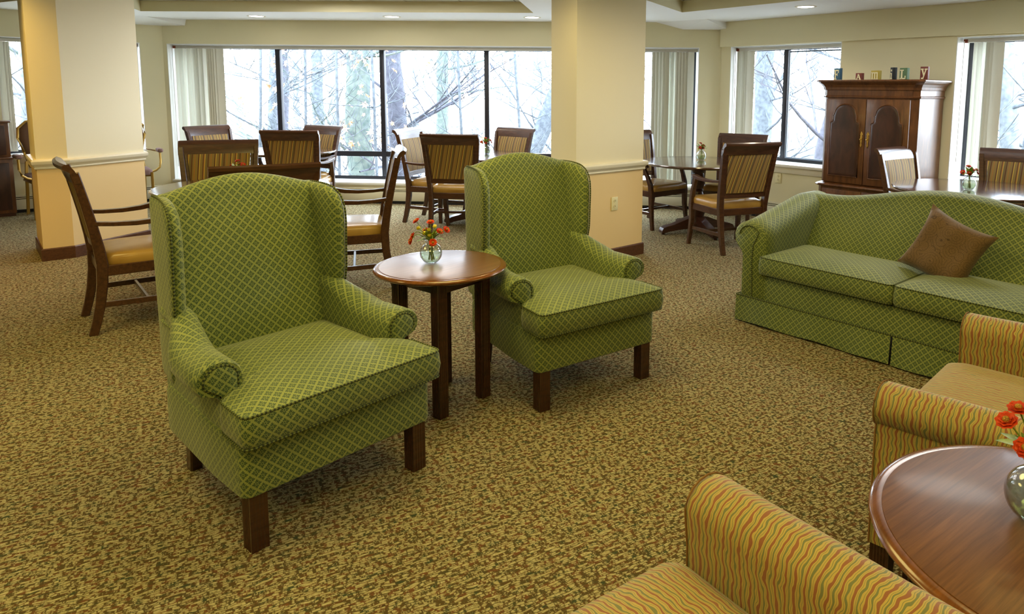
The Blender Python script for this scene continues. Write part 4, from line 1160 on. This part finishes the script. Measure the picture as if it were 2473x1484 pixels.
posy('little flower vase on the middle window table', (-1.52, 7.53, .7400), 1.0, far_f, 'red', 8, .6)
posy('little flower vase on the table right of the cream pillar', (.815, 7.20, .7400), 1.0, far_f, 'red', 9, 1.2)
posy('little flower vase on the table in front of the armoire', (2.585, 5.22, .7400), 1.0, far_f, 'red', 10, .1)

# ------------------------------------------------------------------ outside: bare autumn woodland
bm = new(); box(bm, (0, 40, -3.6), (160, 100, .2)); struct(build('woodland_ground', bm, M['ground'], smooth=0))
def tree(label, x, y, r, h, lean=(0, 0), seed=1, mt='bark', nb=10, spread=1.0, group='bare trees outside the windows', fork=None, leaves=0, z0=-3.5):
    rnd = random.Random(seed)
    g = thing('bare_tree', label, 'tree', (x, y, z0), 0, group)
    bm = new(); tips = []
    def near_house(p, d=1.0):
        q = Vector((p.x+x, p.y+y))
        return q.y-8.52 < d and (q-CR).dot(-NR) < d and (q-CL).dot(-NL) < d
    def limb(p, d, L, r0_, depth):
        n = 5 if depth < 2 else 4; pts = [p]; q = p.copy(); dd = d.copy(); rs = [r0_]
        for i in range(n):
            dd = (dd+Vector((rnd.uniform(-1, 1), rnd.uniform(-1, 1), rnd.uniform(-.5, .8)))*(.14 if depth == 0 else .24)).normalized()
            if near_house(q+dd*(L/n)): break
            q = q+dd*(L/n); pts.append(q.copy()); rs.append(r0_*(1-.72*(i+1)/n))
        if len(pts) < 3: return
        n = len(pts)-1
        tube(bm, pts, rs, 8 if depth == 0 else (5 if depth == 1 else 3), caps=False)
        if depth < 3:
            for k in range((4, 4, 3)[depth]):
                i = rnd.randint(1, n); t = pts[i]; a = rnd.uniform(0, 2*PI)
                nd = (dd*.7+Vector((math.cos(a), math.sin(a), rnd.uniform(-.1, .7)))*.9).normalized()
                limb(t, nd, L*rnd.uniform(.45, .7), rs[i]*.6+.003, depth+1)
        else: tips.append(q.copy())
    # trunk
    pts = []; rs = []; m = 14
    for i in range(m+1):
        t = i/m; pts.append(Vector((lean[0]*t+rnd.uniform(-1, 1)*r*.18, lean[1]*t+rnd.uniform(-1, 1)*r*.18, h*t))); rs.append(r*(1.12-.45*t))
    tube(bm, pts, rs, 14, caps=False)
    for k in range(nb):
        i = rnd.randint(4, m-1); a = rnd.uniform(0, 2*PI); d = Vector((math.cos(a)*spread, math.sin(a)*spread, rnd.uniform(.1, .7))).normalized()
        limb(pts[i], d, rnd.uniform(1.6, 3.4)*(.45 if r < .05 else 1), r*rnd.uniform(.08, .2)+.006, 0 if r > .12 else 1)
    if fork:
        for f in fork: limb(pts[f[0]], Vector(f[1]).normalized(), f[2], f[3], 0)
    build('trunk', bm, M[mt], g, smooth=60)
    if leaves:
        bm = new()
        for k in range(leaves):
            tp = rnd.choice(tips or [Vector((0, 0, 4))])+Vector((rnd.uniform(-.1, .1), rnd.uniform(-.1, .1), rnd.uniform(-.2, 0))); s = rnd.uniform(.05, .09)
            mm = Matrix.Translation(tp) @ Euler((rnd.uniform(.6, 2.4), rnd.uniform(-1, 1), rnd.uniform(0, 6))).to_matrix().to_4x4()
            pp = []
            for j in range(14):
                a = 2*PI*j/14; rr = s*((1, .9, .75, .5, .75, .9, 1)[j//2] if j % 2 == 0 else .42); pp.append(bm.verts.new(mm @ Vector((rr*math.cos(a), rr*math.sin(a), .01*math.sin(3*a)))))
            bm.faces.new(pp)
        uvl(bm); build('dry_leaf_foliage', bm, M['leafy'], g, smooth=0)['kind'] = 'stuff'
    return g
def ray_xy(px, Y):   # place trees by bearing: x on the line of sight through image column px, at depth Y
    return (px-1505)/1659*Y*1.0
TREES = [
 # px column, depth, radius, lean x, material, seed, branches, leaves, label
 (600, 13, .09, .5, 'bark', 1, 12, 60, 'slender grey forked tree in the first pane of the back window'),
 (648, 17, .22, .1, 'barkd', 2, 6, 0, 'thick dark trunk just left of the first mullion'),
 (752, 16, .15, -.1, 'bark', 3, 9, 40, 'straight pale trunk in the second pane of the back window'),
 (868, 12.5, .25, -.3, 'bark2', 4, 7, 70, 'broad greenish trunk left of the second mullion'),
 (975, 13.5, .20, -.5, 'barkd', 5, 8, 50, 'broad grey trunk right of the second mullion'),
 (1050, 17, .17, .2, 'bark2', 6, 6, 0, 'pale trunk in the middle of the third pane'),
 (1105, 14, .20, 3.9, 'bark', 7, 8, 0, 'leaning trunk crossing the third mullion'),
 (1250, 15, .11, 2.6, 'bark', 8, 14, 0, 'leaning branchy tree in the pane beside the pillar'),
 (1590, 14, .12, .6, 'bark', 9, 12, 0, 'thin tree in the gap right of the pillar'),
]
for px, Y, r, ln, mt, sd, nb, lv, lab in TREES:
    tree(lab, ray_xy(px, Y), Y, r, 9.5, (ln, .3), sd, mt, nb, leaves=lv, group='trees nearest the back window')
for k, (px, Y, lab) in enumerate(((575, 10.8, 'leafy sapling close to the left end of the back window'), (705, 11.3, 'leafy sapling in front of the first mullion'), (800, 10.9, 'leafy sapling in the middle of the second pane'), (905, 11.2, 'leafy sapling beside the second mullion'), (1135, 11.0, 'bare sapling just left of the third mullion'), (1290, 11.4, 'bare sapling close to the cream pillar'))):
    tree(lab, ray_xy(px, Y), Y, .028, 7.2, (.3-.15*k, .1), 60+k, 'bark', 16, leaves=70 if k < 4 else 0, group='saplings close to the back window')
def atdir(px, dist): a = math.atan2((px-1428.5)/1659, 1)-YAW; return (dist*math.sin(a), dist*math.cos(a))
SIDE = [(1835, 15, .22, .1, 'bark', 21, 8, 'pale trunk at the left of the window beside the armoire'),
 (1875, 11.5, .30, 2.2, 'barkd', 22, 12, 'rough leaning trunk behind the mullion beside the armoire'),
 (1955, 14, .14, 2.2, 'bark', 23, 14, 'branchy tree in the sliding pane beside the armoire'),
 (2440, 13, .10, .8, 'bark', 24, 22, 'twiggy tree outside the right-hand window'),
 (2540, 12, .14, -1.2, 'bark', 25, 22, 'bare tree beyond the right-hand window frame'),
 (30, 15, .12, .4, 'bark', 26, 22, 'twiggy tree outside the far left window'),
 (95, 17, .16, -.4, 'bark2', 27, 18, 'mossy tree outside the far left window')]
for px, dd, r, ln, mt, sd, nb, lab in SIDE:
    x, y = atdir(px, dd); tree(lab, x, y, r, 9.5, (ln, .2), sd, mt, nb, leaves=50 if px < 100 else 0, group='trees outside the side windows')
rnd = random.Random(99)
proto = None
for k in range(20):
    px = 440+k*72+rnd.uniform(-20, 20) if k < 15 else (1800+(k-15)*150)
    dd = rnd.uniform(22, 34); x, y = atdir(px, dd)
    lab = 'one of the distant slender bare trees in the misty woodland'
    if k < 3:
        t_ = tree(lab, x, y, .15, 12, (rnd.uniform(-.5, .5), 0), 40+k, 'bark_hazed', 14, group='distant bare trees')
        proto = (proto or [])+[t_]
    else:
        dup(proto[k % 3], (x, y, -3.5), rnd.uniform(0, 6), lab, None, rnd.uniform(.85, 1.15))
